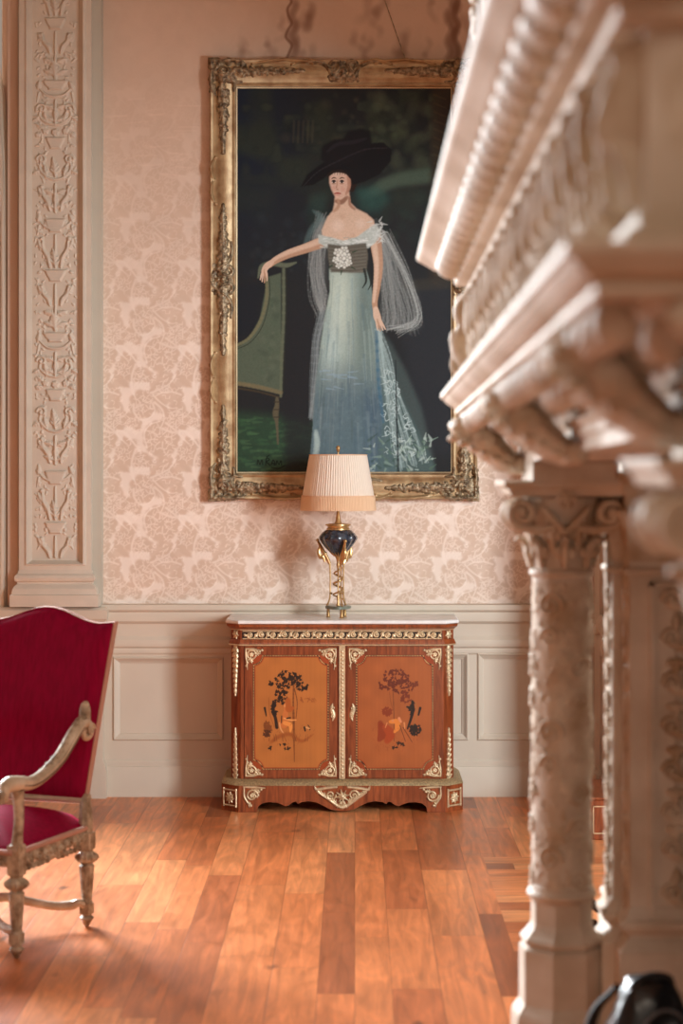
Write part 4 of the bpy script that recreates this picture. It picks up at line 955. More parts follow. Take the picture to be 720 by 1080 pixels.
# doors
dz0, dz1 = z_['d0'] + .004, z_['m2'] - .005; DH = dz1 - dz0
figs = {}
def marq(side):
    """marquetry panel drawn in zoom pixels of the left/right door picture"""
    pass
def make_door(side):
    xa, xb = (X(258), X(355.5)) if side < 0 else (X(366), X(464))
    d = MB().box(xa, xb, -.006, .004, dz0, dz1, .002).build('door', M['king'], cab, sharp=30)
    # sunk picture panel as painted veneer
    px0, px1 = (266.5, 347) if side < 0 else (375, 457); py0, py1 = 690.5, 812
    ax, bx, az, bz = X(px0), X(px1), cz(py1), cz(py0); w_, h_ = bx - ax, bz - az
    ground = lin((176, 104, 48)) if side < 0 else lin((162, 86, 42))
    R = Ras(w_, h_, .0019, ax, az, col=ground)
    ny, nx = R.H.shape; gnz = vnoise(ny, nx, 30, 8 + side)[..., None]; g2_ = np.tile(vnoise(4, nx, 3, 30 + side)[1:2], (ny, 1))[..., None]
    R.C *= .86 + .2 * gnz + .1 * g2_
    # reference frame: the close-up crops are 70x130 photo px starting at (270|390, 690), shown at 8.31x
    ox = 270 if side < 0 else 390
    def P(zx, zy_): return (X(ox + zx / 8.31), cz(690 + zy_ / 8.31))
    u = 1 / 8.31 / 207.5
    S = lambda pts, r, c, a=1., pr='flat': R.stroke([P(*p) for p in pts], [k * u for k in r] if isinstance(r, (list, tuple)) else r * u, None, lin(c), a, pr)
    D = lambda x, y, r, c, a=1., pr='flat': R.dot(*P(x, y), r * u, None, lin(c), a, pr)
    rm = random.Random(40 + side); blk = (26, 16, 12) if side < 0 else (96, 34, 18); ink = (20, 16, 16)
    def foliage(cx_, cy_, rx, ry, n, c, r0=12):
        for _ in range(int(n * 2.2)):
            a, q_ = rm.uniform(0, 6.28), math.sqrt(rm.random()); x, y = cx_ + rx * q_ * math.cos(a), cy_ + ry * q_ * math.sin(a)
            for k in range(3):
                b_ = rm.uniform(0, 6.28); S([(x, y), (x + r0 * 1.2 * math.cos(b_), y + r0 * 1.3 * math.sin(b_))], [r0 * .75, r0 * .25], c)
    if side < 0:
        S([(330, 240), (326, 420), (330, 600), (336, 940)], [10, 9, 12, 5], (112, 58, 24), .8)
        S([(336, 300), (360, 420), (350, 560)], [6, 5, 4], (96, 48, 22), .8)
        foliage(250, 225, 88, 80, 26, blk); foliage(225, 370, 62, 74, 17, blk); foliage(350, 205, 46, 62, 11, blk); foliage(405, 275, 54, 42, 11, blk); foliage(130, 255, 22, 16, 3, blk)
        S([(150, 410), (152, 500), (170, 560), (182, 640)], [10, 18, 16, 18], ink); foliage(160, 480, 24, 70, 12, ink); S([(76, 470), (90, 540)], [12, 6], ink)
        foliage(100, 640, 34, 50, 18, (120, 62, 26)); foliage(96, 690, 30, 24, 10, (70, 34, 18)); S([(110, 380), (120, 520), (160, 640)], [5, 5, 3], (150, 84, 34))
        S([(258, 440), (262, 490), (250, 560), (244, 610)], [18, 22, 34, 44], (196, 108, 52)); D(262, 450, 20, (222, 150, 90)); S([(245, 560), (300, 575), (350, 575)], [8, 7, 5], (226, 150, 86)); S([(250, 600), (300, 620), (300, 680)], [20, 20, 10], (222, 138, 66)); S([(205, 600), (215, 650), (240, 690)], [7, 7, 5], (214, 150, 96))
        S([(280, 400), (285, 480), (320, 470)], [26, 30, 20], (168, 84, 32), .8); S([(270, 560), (300, 555)], [8, 8], ink); S([(225, 540), (222, 600)], [6, 5], ink)
        S([(130, 770), (200, 720), (300, 700), (400, 760), (500, 700)], [20, 26, 26, 22, 10], (150, 76, 28), .55, 'soft')
        for k in range(12): x = rm.uniform(110, 480); S([(x, 760), (x + rm.uniform(-30, 30), 700)], [4, 2], (110, 56, 24), .7)
        for (x, y) in ((128, 820), (232, 790), (272, 822)): foliage(x, y, 24, 10, 3, (24, 14, 12), 10)
        S([(424, 640), (430, 670)], [12, 8], ink); S([(440, 640), (465, 650)], [9, 7], (206, 150, 96)); S([(455, 620), (470, 640)], [5, 4], ink); D(470, 660, 7, ink)
        for k in range(14): x = rm.uniform(380, 520); S([(x, 420 - rm.uniform(0, 50)), (x + 20, 425 - rm.uniform(0, 50))], [5, 2], (136, 66, 26), .7)
        for k in range(40): x, y = rm.uniform(60, 520), rm.uniform(620, 840); S([(x, y), (x + rm.uniform(-14, 14), y - rm.uniform(8, 30))], [3, 1.5], (120, 58, 24), .5)
    else:
        S([(200, 300), (206, 420), (210, 560), (212, 760)], [5, 5, 5, 4], (116, 60, 30), .9); S([(170, 330), (185, 430), (215, 520)], [4, 4, 3], (130, 66, 32), .8)
        foliage(225, 200, 118, 66, 26, blk); foliage(130, 268, 52, 44, 10, blk); foliage(280, 280, 100, 62, 20, blk); foliage(315, 372, 54, 48, 11, (110, 42, 22)); foliage(150, 500, 40, 34, 14, (130, 50, 22)); foliage(400, 265, 22, 20, 5, (110, 44, 22))
        S([(370, 410), (376, 480), (360, 560), (330, 650)], [12, 18, 14, 10], ink); foliage(368, 470, 24, 60, 10, ink); S([(325, 460), (360, 470)], [10, 14], ink); S([(440, 470), (425, 530)], [14, 10], ink); foliage(395, 660, 50, 46, 26, ink); S([(400, 420), (410, 520), (380, 620)], [5, 5, 4], (150, 96, 50))
        S([(90, 600), (110, 690), (80, 750)], [26, 46, 20], (138, 52, 22), .9); S([(140, 640), (180, 700), (150, 760)], [36, 44, 30], (160, 62, 24), .8); S([(180, 590), (235, 590), (240, 640), (215, 680)], [18, 26, 26, 12], (214, 124, 52)); D(200, 580, 13, (206, 128, 80))
        S([(255, 560), (270, 590)], [14, 12], (214, 134, 90)); S([(300, 600), (305, 650)], [8, 6], (206, 134, 80)); S([(260, 620), (310, 760)], [4, 3], (74, 34, 18)); S([(290, 640), (370, 770)], [4, 3], (74, 34, 18)); S([(150, 600), (135, 640)], [5, 5], (206, 128, 80))
        for (x, y) in ((216, 816), (250, 778), (285, 792)): foliage(x, y, 22, 9, 3, (34, 18, 12), 10)
        for k in range(60): x, y = rm.uniform(20, 440), rm.uniform(640, 850); S([(x, y), (x + rm.uniform(-14, 14), y - rm.uniform(8, 30))], [3, 1.5], (134, 60, 26), .5)
    # outside the notched outline the ground is darker veneer
    Xg, Yg = np.meshgrid(R.xs, R.ys); rc = .048
    dist = np.minimum.reduce([np.hypot(Xg - a_, Yg - b_) for a_ in (ax, bx) for b_ in (az, bz)])
    edge = np.minimum.reduce([Xg - ax, bx - Xg, Yg - az, bz - Yg])
    inside = np.minimum(dist - rc, edge - .002)
    band = (inside < .012); out = (inside < 0)
    R.C[band] = R.C[band] * 0 + lin((160, 70, 30)) * (.8 + .3 * np.broadcast_to(gnz[..., 0], band.shape)[band][..., None])
    R.C[out] = lin((150, 62, 26)) * (.85 + .3 * np.broadcast_to(gnz[..., 0], out.shape)[out][..., None])
    ln_ = np.abs(inside - .003) < .0034; R.C[ln_] = lin((48, 24, 16))
    chk = ln_ & (((Xg + Yg) / .0055).astype(int) % 2 == 0) if False else (np.abs(inside - .003) < .0016) & ((np.floor((Xg + Yg) / .0068).astype(int) % 2) == 0)
    R.C[chk] = lin((214, 170, 110))
    R.H[:] = 0
    pn = R.mesh('marquetry_panel', M['marq'], lambda x, y, h: (x, -.0072 - h, y), parent=d)
    tag(pn, 'marquetry picture of a dark-leaved tree with a seated figure and a small dog' if side < 0 else 'marquetry picture of a reddish tree with figures and a dark bush at its right')
    # beaded gilt/ebony line round the panel is in the veneer; corner mounts are brass
    for (sx, X0_) in ((1, X(258) + .0 if side < 0 else X(367)), (-1, X(355) if side < 0 else X(465.5))):
        for (sz, Z0_) in ((1, dz0 + .006), (-1, dz1 - .008)):
            xa_, xb_ = sorted((X0_, X0_ + sx * .10)); za_, zb_ = sorted((Z0_ - sz * .003, Z0_ + sz * .12))
            Rm = Ras(xb_ - xa_, zb_ - za_, .0012, xa_, za_); Pq = lambda a, b_: (X0_ + sx * a, Z0_ + sz * b_); hh = .006
            Rm.stroke([Pq(.006, .006), Pq(.006, .04), Pq(.010, .07), Pq(.014, .11)], [.0045, .005, .004, .0015], hh)
            Rm.stroke([Pq(.006, .006), Pq(.04, .006), Pq(.065, .012), Pq(.094, .014)], [.0045, .005, .004, .0015], hh)
            for k in range(14): a = k * .45; Rm.stroke([Pq(.035 + .022 * math.cos(a), .034 + .022 * math.sin(a)), Pq(.035 + .022 * math.cos(a + .45), .034 + .022 * math.sin(a + .45))], .0042, hh, sm=0)
            Rm.flower(*Pq(.035, .034), .013, hh, n=5)
            for (a, b_) in ((.014, .075), (.022, .06), (.062, .018), (.076, .020), (.008, .092), (.088, .012)): Rm.dot(*Pq(a, b_), .006, hh)
            Rm.leaf(*Pq(.05, .03), math.atan2(sz * .1, sx), .03, .010, hh, lobes=2); Rm.leaf(*Pq(.03, .05), math.atan2(sz, sx * .1), .03, .010, hh, lobes=2)
            Rm.mesh('corner_mount', M['brass'], lambda x, y, h: (x, -.0068 - h, y), parent=d, cut=True)
    # keyhole escutcheon
    xe = X(350.5) if side < 0 else X(371.5); ze = cz(751)
    Re = Ras(.034, .10, .0012, xe - .017, ze - .05)
    Re.stroke([(xe, ze - .042), (xe - .006 * side, ze - .02), (xe, ze), (xe + .006 * side, ze + .02), (xe, ze + .042)], [.003, .009, .011, .009, .003], .006); Re.spiral(xe, ze + .02, .009, 0, 1.2, .0028, .009); Re.spiral(xe, ze - .02, .009, 1, 1.2, .0028, .009); Re.dot(xe, ze, .003, .004, op='sub')
    Re.mesh('escutcheon', M['brass'], lambda x, y, h: (x, -.0068 - h, y), parent=d, cut=True)
    for (a, b_) in ((X(px0) - .0, X(px1)),): pass
    return d
M['marq'] = vmat('marquetry_veneer', .3, coat=.4)
make_door(-1); make_door(1)
# central gilt strip
cs = MB().box(X(357.6), X(363.8), -.014, 0, dz0 - .003, dz1 + .004, .002)
cs.build('centre_strip', M['brass'], cab, sharp=30)
R = Ras(X(363.8) - X(357.6), DH, .0013, X(357.6), dz0)
for k in range(34): R.dot(X(360.7), dz0 + .012 + k * (DH - .02) / 34, .0072, .004)
R.mesh('strip_beading', M['brass'], lambda x, y, h: (x, -.0138 - h, y), parent=cab, cut=True)
# plinth with shaped apron
g0, g1 = cz(827), cz(821.8); PO = .047
ring = [(0, g1 + .002), (.012, g1 + .001), (.03, g1 - .006), (.046, g0 + .008), (.05, g0), (0, g0)]
pm = sw('plinth_moulding', ring, mat('gilt_plinth_moulding', L(196, 166, 120), .5, .4, bump=.8, bscale=170, var=.45, vscale=130), sharp=50)
a = PO; py_ = [(-W1 - a, DEP), (-W1 - a, cant - a * .41), (-hw - a * .41 + .012, -a), (hw + a * .41 - .012, -a), (W1 + a, cant - a * .41), (W1 + a, DEP)]
# front board with cut-out outline (in photo px)
def fp(px, py): return (PX(px, CY - PO) - CXC, max(0, PZ(py, CY - PO)))
xl, xr = py_[2][0], py_[3][0]
half = [(271, 856.5), (272, 851), (276, 847.5), (283, 846), (291, 846.5), (297, 848.5), (301, 850.5), (305, 849), (309, 846), (312, 845.5), (314, 848), (318, 846), (326, 845), (334, 846.5), (341, 850), (348, 853.6), (354, 855), (360.7, 855.4)]
outline = [fp(*p) for p in half]; outl = outline + [(-p[0], p[1]) for p in outline[::-1][1:]]
ptl = [(xl, g0), (xl, 0)] + [(p[0], p[1]) for p in outl] + [(xr, 0), (xr, g0)]
mb = MB(); n = len(ptl)
top = [(p[0], g0) for p in ptl]
for yy in (-PO, -PO + .022):
    o_ = len(mb.v); mb.v += [(p[0], yy, p[1]) for p in ptl] + [(p[0], yy, p[1]) for p in top]
    mb.f += [(o_ + i, o_ + i + 1, o_ + n + i + 1, o_ + n + i) for i in range(1, n - 2)]
mb.f += [(i, i + 1, 2 * n + i + 1, 2 * n + i) for i in range(1, n - 2)]
# canted and side boards
for sg in (-1, 1):
    q0, q1, q2 = (sg * xr, -PO), (sg * (W1 + a), cant - a * .41), (sg * (W1 + a), DEP)
    for p0, p1 in ((q0, q1), (q1, q2)):
        t = .02; vs = [(p0[0], p0[1], 0), (p1[0], p1[1], 0), (p1[0], p1[1], g0), (p0[0], p0[1], g0)]
        d_ = Vector((p1[0] - p0[0], p1[1] - p0[1])).normalized(); nn = (d_.y * t * -sg * -1, -d_.x * t * -sg * -1)
        vs2 = [(v[0] - abs(nn[0]) * sg, v[1] + abs(nn[1]), v[2]) for v in vs]
        mb.add(vs + vs2, [(0, 1, 2, 3), (4, 5, 6, 7), (0, 1, 5, 4), (2, 3, 7, 6), (0, 3, 7, 4), (1, 2, 6, 5)])
mb.build('plinth', M['kingh'], cab, smooth=False)
# mounts on the plinth
def pmount(px0, px1, py0, py1, draw, cut=True):
    (ax, az), (bx, bz) = fp(px0, py1), fp(px1, py0)
    R = Ras(bx - ax, bz - az, .0012, ax, az); draw(R, ax, az, bx - ax, bz - az)
    R.mesh('plinth_mount', M['brass'], lambda x, y, h: (x, -PO - .0006 - h, y), parent=cab, cut=True)
def cartouche(R, ax, az, w, h):
    c_ = ax + w / 2; m_ = az + h * .52
    R.flower(c_, m_, .022, .014, n=8); R.dot(c_, m_, .014, .018)
    for k in range(8): a_ = k * PI / 4 + .2; R.stroke([(c_, m_), (c_ + .034 * math.cos(a_), m_ + .034 * math.sin(a_))], [.006, .002], .014)
    for sg in (1, -1):
        R.spiral(c_ + sg * .058, m_ + .006, .026, 0, 1.5, .005, .010, dr=sg)
        R.stroke([(c_ + sg * .03, az + h * .9), (c_ + sg * .08, az + h * .86), (c_ + sg * .13, az + h * .8), (c_ + sg * w * .49, az + h * .93)], [.006, .007, .007, .002], .009)
        R.stroke([(c_, az + .006), (c_ + sg * .03, az + h * .16), (c_ + sg * .07, az + h * .4), (c_ + sg * .11, az + h * .62), (c_ + sg * w * .48, az + h * .9)], [.009, .008, .007, .005, .002], .009)
        for k in range(5): R.leaf(c_ + sg * (.03 + .018 * k), az + h * (.25 + .1 * k), PI / 2 - sg * (.8 + .1 * k), .03, .009, .008, lobes=2)
    for k in range(5): R.stroke([(c_ + (k - 2) * .004, az + h * .3), (c_ + (k - 2) * .012, az + h * .05)], [.004, .003], .010)
pmount(331, 390.4, 827.6, 853, cartouche)
def cornerm(sg):
    def d(R, ax, az, w, h):
        x0_ = ax if sg > 0 else ax + w; Pq = lambda a_, b_: (x0_ + sg * a_ * w, az + h * b_)
        R.spiral(*Pq(.42, .55), h * .28, 0, 1.7, .005, .009, dr=sg); R.flower(*Pq(.42, .55), .014, .011)
        R.stroke([Pq(.05, .93), Pq(.5, .92), Pq(.97, .88)], [.004, .006, .002], .007); R.stroke([Pq(.07, .9), Pq(.08, .5), Pq(.25, .2), Pq(.3, .03)], [.004, .006, .005, .002], .007)
        for (a_, b_) in ((.7, .72), (.8, .82), (.3, .2), (.36, .1), (.62, .5)): R.dot(*Pq(a_, b_), .007, .009)
        R.leaf(*Pq(.5, .7), math.atan2(.4, sg), .03, .01, .008, lobes=2)
    return d
pmount(255.5, 280, 828.5, 852, cornerm(1)); pmount(441.5, 466, 828.5, 852, cornerm(-1))
for sg in (-1, 1):
    p0, p1 = Vector((sg * xr, -PO)), Vector((sg * (W1 + a), cant - a * .41)); dd = p1 - p0; ln = dd.length; dd.normalize(); nn = Vector((sg * abs(dd.y), -abs(dd.x)))
    R = Ras(ln * .8, g0 * .72, .0012, ln * .1, .02); c_, m_ = ln * .5, .02 + g0 * .36
    for (a_, b_, c2, d2) in ((.1, .1, .9, .1), (.1, .9, .9, .9)): R.stroke([(ln * .15, .02 + g0 * .72 * a_ + (0 if a_ == b_ else (b_ - a_) * g0 * .72)), (ln * .85, .02 + g0 * .72 * d2)], .004, .006)
    R.flower(c_, m_, .016, .010, n=6)
    for k in range(8): R.leaf(c_, m_, k * PI / 4, .03, .008, .007, lobes=2)
    for xx in (ln * .14, ln * .86): R.stroke([(xx, .025), (xx, .02 + g0 * .7)], .004, .006)
    R.mesh('plinth_mount', M['brass'], lambda x, y, h: (p0.x + dd.x * x + nn.x * (h + .0008), p0.y + dd.y * x + nn.y * (h + .0008), y), parent=cab, cut=True, flip=sg < 0)

# ================================================================ TABLE LAMP
LY = 9.79; lsx = 204.3
lamp = empty('table_lamp', (PX(356.5, LY), LY, TOPZ), label='gilt tripod table lamp with dark bowl and pleated cream shade on the cabinet', cat='lamp')
def lz(py): return TOPZ + (648.5 - py) / lsx
def Z(py): return (652.4 - py) / lsx if py < 646 else (652.4 - py) / lsx
B = M['brass_lamp']
gm = mat('grey_green_marble', L(120, 124, 108), .3, var=.3, vscale=40)
mb = MB()
tri = []
for k in range(36):
    a_ = 2 * PI * k / 36 + PI / 2; r_ = .062 + .010 * math.cos(3 * (a_ - PI / 2 - PI)); tri.append((r_, a_))
vs = []
for z, f in ((Z(643.5), .92), (Z(643), 1), (Z(640.5), 1), (Z(640), .92)): vs += [(r_ * f * math.cos(a_), r_ * f * math.sin(a_), z) for r_, a_ in tri]
mb.add(vs, [(k * 36 + i, k * 36 + (i + 1) % 36, (k + 1) * 36 + (i + 1) % 36, (k + 1) * 36 + i) for k in range(3) for i in range(36)] + [tuple(range(36)), tuple(range(108, 144))])
mb.build('base_slab', gm, lamp)
for k in range(3):
    a_ = -PI / 2 + .35 + k * 2 * PI / 3
    MB().lathe([(.010, 0), (.012, .003), (.009, .008), (.008, Z(643.6))], (.052 * math.cos(a_), .052 * math.sin(a_), 0), 10).build('foot', B, lamp)
    c_, s2 = math.cos(a_), math.sin(a_)
    pts = [(.060, Z(640)), (.050, Z(636)), (.043, Z(630)), (.042, Z(620)), (.042, Z(606)), (.044, Z(596))]
    m2 = MB().tube([(r * c_, r * s2, z) for r, z in pts], [.005, .0045, .0045, .0038, .0038, .005], 8, smooth=4)
    m2.tube([(r * c_, r * s2, z) for r, z in ((.044, Z(596)), (.058, Z(590)), (.078, Z(583)), (.096, Z(576)), (.106, Z(572)))], [.008, .010, .010, .008, .006], 8, smooth=4)
    m2.ell((.108 * c_, .108 * s2, Z(571)), (.009, .009, .008), 10, 6)
    m2.tube([(r * c_, r * s2, z) for r, z in ((.094, Z(577)), (.102, Z(583)), (.092, Z(589)), (.080, Z(588)), (.070, Z(594)))], [.006, .010, .012, .010, .005], 8, smooth=4)
    for j, (r, z) in enumerate(((.056, Z(590)), (.05, Z(594)), (.066, Z(585)))): m2.ell((r * c_ , r * s2, z), (.008, .008, .010), 8, 6)
    m2.ell((.037 * c_, .037 * s2, Z(627)), (.009, .009, .006), 10, 6)
    m2.build('leg', B, lamp)
MB().tube([(.027 * math.cos(t * .5) * (1 - .3 * t / 40), .027 * math.sin(t * .5) * (1 - .3 * t / 40), Z(634) + (Z(598) - Z(634)) * t / 40) for t in range(41)], [.0035 + .0022 * math.sin(PI * t / 40) for t in range(41)], 8).build('coiled_snake', B, lamp)
MB().lathe([(.012, Z(640)), (.006, Z(636)), (.008, Z(632)), (.004, Z(628)), (.0045, Z(612)), (.006, Z(600)), (.010, Z(597)), (.006, Z(594)), (.012, Z(590)), (.022, Z(586))], seg=12).build('central_stem', B, lamp)
bowl = [(.018, Z(588)), (.034, Z(585)), (.060, Z(580)), (.084, Z(573.5)), (.095, Z(569.5)), (.094, Z(567)), (.082, Z(563.5)), (.066, Z(560.5)), (.056, Z(559.5))]
bo = MB().lathe(bowl, seg=48, flute=16, fdep=.035).build('bowl', mat('dark_blue_stone', L(58, 66, 78), .18, col2=L(24, 28, 36), vscale=40, coat=.5), lamp)
MB().lathe([(.014, Z(588)), (.020, Z(588)), (.036, Z(584.5)), (.046, Z(581.5)), (.044, Z(581)), (.020, Z(585))], seg=32, flute=16, fdep=.12).build('leaf_cup', B, lamp)
MB().lathe([(.052, Z(561.5)), (.060, Z(560)), (.060, Z(558.5)), (.054, Z(557.5)), (.056, Z(556)), (.066, Z(555.4)), (.066, Z(554)), (.05, Z(553.4)), (.02, Z(553)), (.014, Z(551)), (.012, Z(547)), (.008, Z(543)), (.005, Z(539)), (.004, Z(500))], seg=32).build('collar', B, lamp)
MB().lathe([(.004, Z(482)), (.004, Z(478)), (.009, Z(477)), (.006, Z(476)), (.011, Z(474.5)), (.010, Z(472.5)), (.004, Z(471))], seg=16).build('finial', B, lamp)
mb = MB()
for k in range(3):
    a_ = k * 2 * PI / 3; mb.tube([(0, 0, Z(483)), (.146 * math.cos(a_), .146 * math.sin(a_), Z(481))], .0016, 6)
mb.build('shade_carrier', B, lamp)
# pleated shade
sm_, snt, sb = new_mat('pleated_silk')
sb.inputs['Base Color'].default_value = (*L(252, 238, 220), 1); sb.inputs['Roughness'].default_value = .8
tr = snt.nodes.new('ShaderNodeBsdfTranslucent'); tr.inputs['Color'].default_value = (*L(250, 214, 176), 1); mxs = snt.nodes.new('ShaderNodeMixShader'); mxs.inputs[0].default_value = .35
snt.links.new(sb.outputs[0], mxs.inputs[1]); snt.links.new(tr.outputs[0], mxs.inputs[2]); snt.links.new(mxs.outputs[0], snt.nodes['Material Output'].inputs[0])
def shade(name, r0, z0, r1, z1, amp, n, m, rows=6, seg=None, seed=1):
    rs = random.Random(seed); seg = seg or n * 4; vs = []; ph = [rs.uniform(.6, 1.4) for _ in range(seg)]
    for j in range(rows + 1):
        t = j / rows
        for k in range(seg):
            a_ = 2 * PI * k / seg; r = r0 + (r1 - r0) * t + amp * math.sin(n * a_) * ph[k]; vs.append((r * math.cos(a_), r * math.sin(a_), z0 + (z1 - z0) * t))
    fs = [(j * seg + k, j * seg + (k + 1) % seg, (j + 1) * seg + (k + 1) % seg, (j + 1) * seg + k) for j in range(rows) for k in range(seg)]
    return MB().add(vs, fs).build(name, m, lamp, sharp=180)
shade('lamp_shade', 75 / 2 / lsx, Z(525), 60 / 2 / lsx, Z(481.5), .0022, 84, sm_)
fr_m = sm_.copy(); fr_m.name = 'shade_fringe_silk'; fr_m.node_tree.nodes['Principled BSDF'].inputs['Base Color'].default_value = (*L(244, 206, 168), 1)
shade('shade_fringe', 79.5 / 2 / lsx, Z(539.5), 76.5 / 2 / lsx, Z(523.5), .0020, 150, fr_m, rows=3, seed=2)
for r, z in ((76.5 / 2 / lsx, Z(524.3)), (60.5 / 2 / lsx, Z(481))):
    MB().tube([(r * math.cos(2 * PI * k / 64), r * math.sin(2 * PI * k / 64), z) for k in range(65)], .0028, 6, caps=False).build('shade_trim', fr_m, lamp)
# ================================================================ ARMCHAIR
RZC = math.atan2(-.39, .92)
chair = empty('armchair', (-1.268, 7.321, 0), RZC, label='carved armchair upholstered in crimson velvet, cut by the left edge of the photo', cat='chair')
velvet, nt_, vb = new_mat('crimson_velvet')
vb.inputs['Base Color'].default_value = (*L(150, 6, 44), 1); vb.inputs['Roughness'].default_value = .75; vb.inputs['Sheen Weight'].default_value = .22; vb.inputs['Specular IOR Level'].default_value = .15; vb.inputs['Sheen Roughness'].default_value = .3; vb.inputs['Sheen Tint'].default_value = (*L(220, 14, 76), 1)
tcv = nt_.nodes.new('ShaderNodeTexCoord'); mpv = nt_.nodes.new('ShaderNodeMapping'); mpv.inputs['Scale'].default_value = (60, 60, 5); nzv = nt_.nodes.new('ShaderNodeTexNoise'); nzv.inputs['Scale'].default_value = 1
rv = nt_.nodes.new('ShaderNodeValToRGB'); rv.color_ramp.elements[0].color = (*L(138, 0, 52), 1); rv.color_ramp.elements[1].color = (*L(156, 1, 60), 1); rv.color_ramp.elements[0].position = .35; rv.color_ramp.elements[1].position = .65
nt_.links.new(tcv.outputs['Object'], mpv.inputs[0]); nt_.links.new(mpv.outputs[0], nzv.inputs['Vector']); nt_.links.new(nzv.outputs['Fac'], rv.inputs['Fac']); nt_.links.new(rv.outputs[0], vb.inputs['Base Color'])
CW = mat('worn_silvered_wood', L(210, 194, 172), .42, .1, bump=.6, bscale=110, col2=L(136, 116, 94), vscale=26)
CWp = mat('worn_silvered_wood_plain', L(222, 208, 188), .36, .1, bump=.2, bscale=60, col2=L(184, 164, 140), vscale=12)
CWD = mat('dark_groove_strip', L(96, 76, 58), .6)  # darker brown for the lower line along each arm
BRD = mat('pale_braid', L(206, 160, 146), .7, bump=.6, bscale=300)
def crest(u):                        # height of the camel back over u in [-1,1]
    a_ = abs(u); s_ = .5 + .5 * math.cos(min(1, a_ / .80) * PI)
    return 1.140 + .056 * s_ + (.006 * max(0, (a_ - .8) / .2) ** 1)
def backpt(u, t, off=0.):
    zb, zt = .485, crest(u); z = zb + (zt - zb) * t
    hwid = .262 + .042 * ((z - .485) / .66) ** 1.1; y = .012 + .155 * ((z - .485) / .7)
    return (u * hwid, y + off, z)
NU, NT = 40, 48
def backgrid(sgn, name, thick, puff):
    vs = []
    for j in range(NT + 1):
        for i in range(NU + 1):
            u, t = -1 + 2 * i / NU, j / NT; e = min(1 - abs(u), 1.0) * .28; e2 = min(t, 1 - t) * .66
            d = min(e, e2); pf = puff * (1 - math.exp(-d / .022)) + thick
            x, y, z = backpt(u, t); vs.append((x, y + sgn * pf, z))
    fs = [(j * (NU + 1) + i, j * (NU + 1) + i + 1, (j + 1) * (NU + 1) + i + 1, (j + 1) * (NU + 1) + i) for j in range(NT) for i in range(NU)]
    return MB().add(vs, fs).build(name, velvet, chair, sharp=180)
backgrid(-1, 'back_cushion', .016, .024); backgrid(1, 'back_cover', .012, .006)
# edge of the back: pale wood/braid rim all round
loop = [backpt(-1, t / 20) for t in range(0, 20)] + [backpt(-1 + 2 * k / 40, 1) for k in range(41)] + [backpt(1, 1 - t / 20) for t in range(1, 21)] + [backpt(1 - 2 * k / 10, 0) for k in range(1, 11)]
mb = MB(); n = len(loop); vs = []
for (x, y, z) in loop:
    vs += [(x * 1.0, y - .017, z), (x * 1.012 , y - .018, z + .002), (x * 1.02, y, z + .004), (x * 1.012, y + .014, z + .002), (x, y + .013, z)]
mb.add(vs, [(i * 5 + k, ((i + 1) % n) * 5 + k, ((i + 1) % n) * 5 + k + 1, i * 5 + k + 1) for i in range(n) for k in range(4)])
mb.build('back_rim', BRD, chair, sharp=60)
# lower back rail
MB().tube([(-.262, .004, .478), (0, -.004, .474), (.262, .004, .478)], .014, 8).build('back_rail', CWp, chair)
# rear posts from seat to back
for s in (-1, 1):
    MB().tube([(s * .262, .0, .30), (s * .266, .0, .40), (s * .262, .006, .47), (s * .262, .014, .50)], [.026, .028, .022, .018], 8, smooth=3).build('back_post', CW, chair)
# seat
vs = []; NS = 28
for j in range(NS + 1):
    for i in range(NS + 1):
        u, v = -1 + 2 * i / NS, j / NS; y = .0 - .52 * v; w = .262 + .022 * v; d = min(1 - abs(u), 2 * v, 2 * (1 - v)) if False else min(1 - abs(u), 2 * (1 - v) + .0, 2 * v + .25)
        z = .385 + .085 * (1 - (1 - min(1, max(0, d))) ** 2.2) ; vs.append((u * w, y, z))
fs = [(j * (NS + 1) + i, j * (NS + 1) + i + 1, (j + 1) * (NS + 1) + i + 1, (j + 1) * (NS + 1) + i) for j in range(NS) for i in range(NS)]
o = MB().add(vs, fs)
ring_ = [(i) for i in range(NS + 1)] + [(j * (NS + 1) + NS) for j in range(1, NS + 1)] + [(NS * (NS + 1) + i) for i in range(NS - 1, -1, -1)] + [(j * (NS + 1)) for j in range(NS - 1, 0, -1)]
b0 = len(o.v); o.v += [(o.v[i][0], o.v[i][1], .355) for i in ring_]; n = len(ring_); o.f += [(ring_[i], ring_[(i + 1) % n], b0 + (i + 1) % n, b0 + i) for i in range(n)]
o.build('seat', velvet, chair, sharp=180)
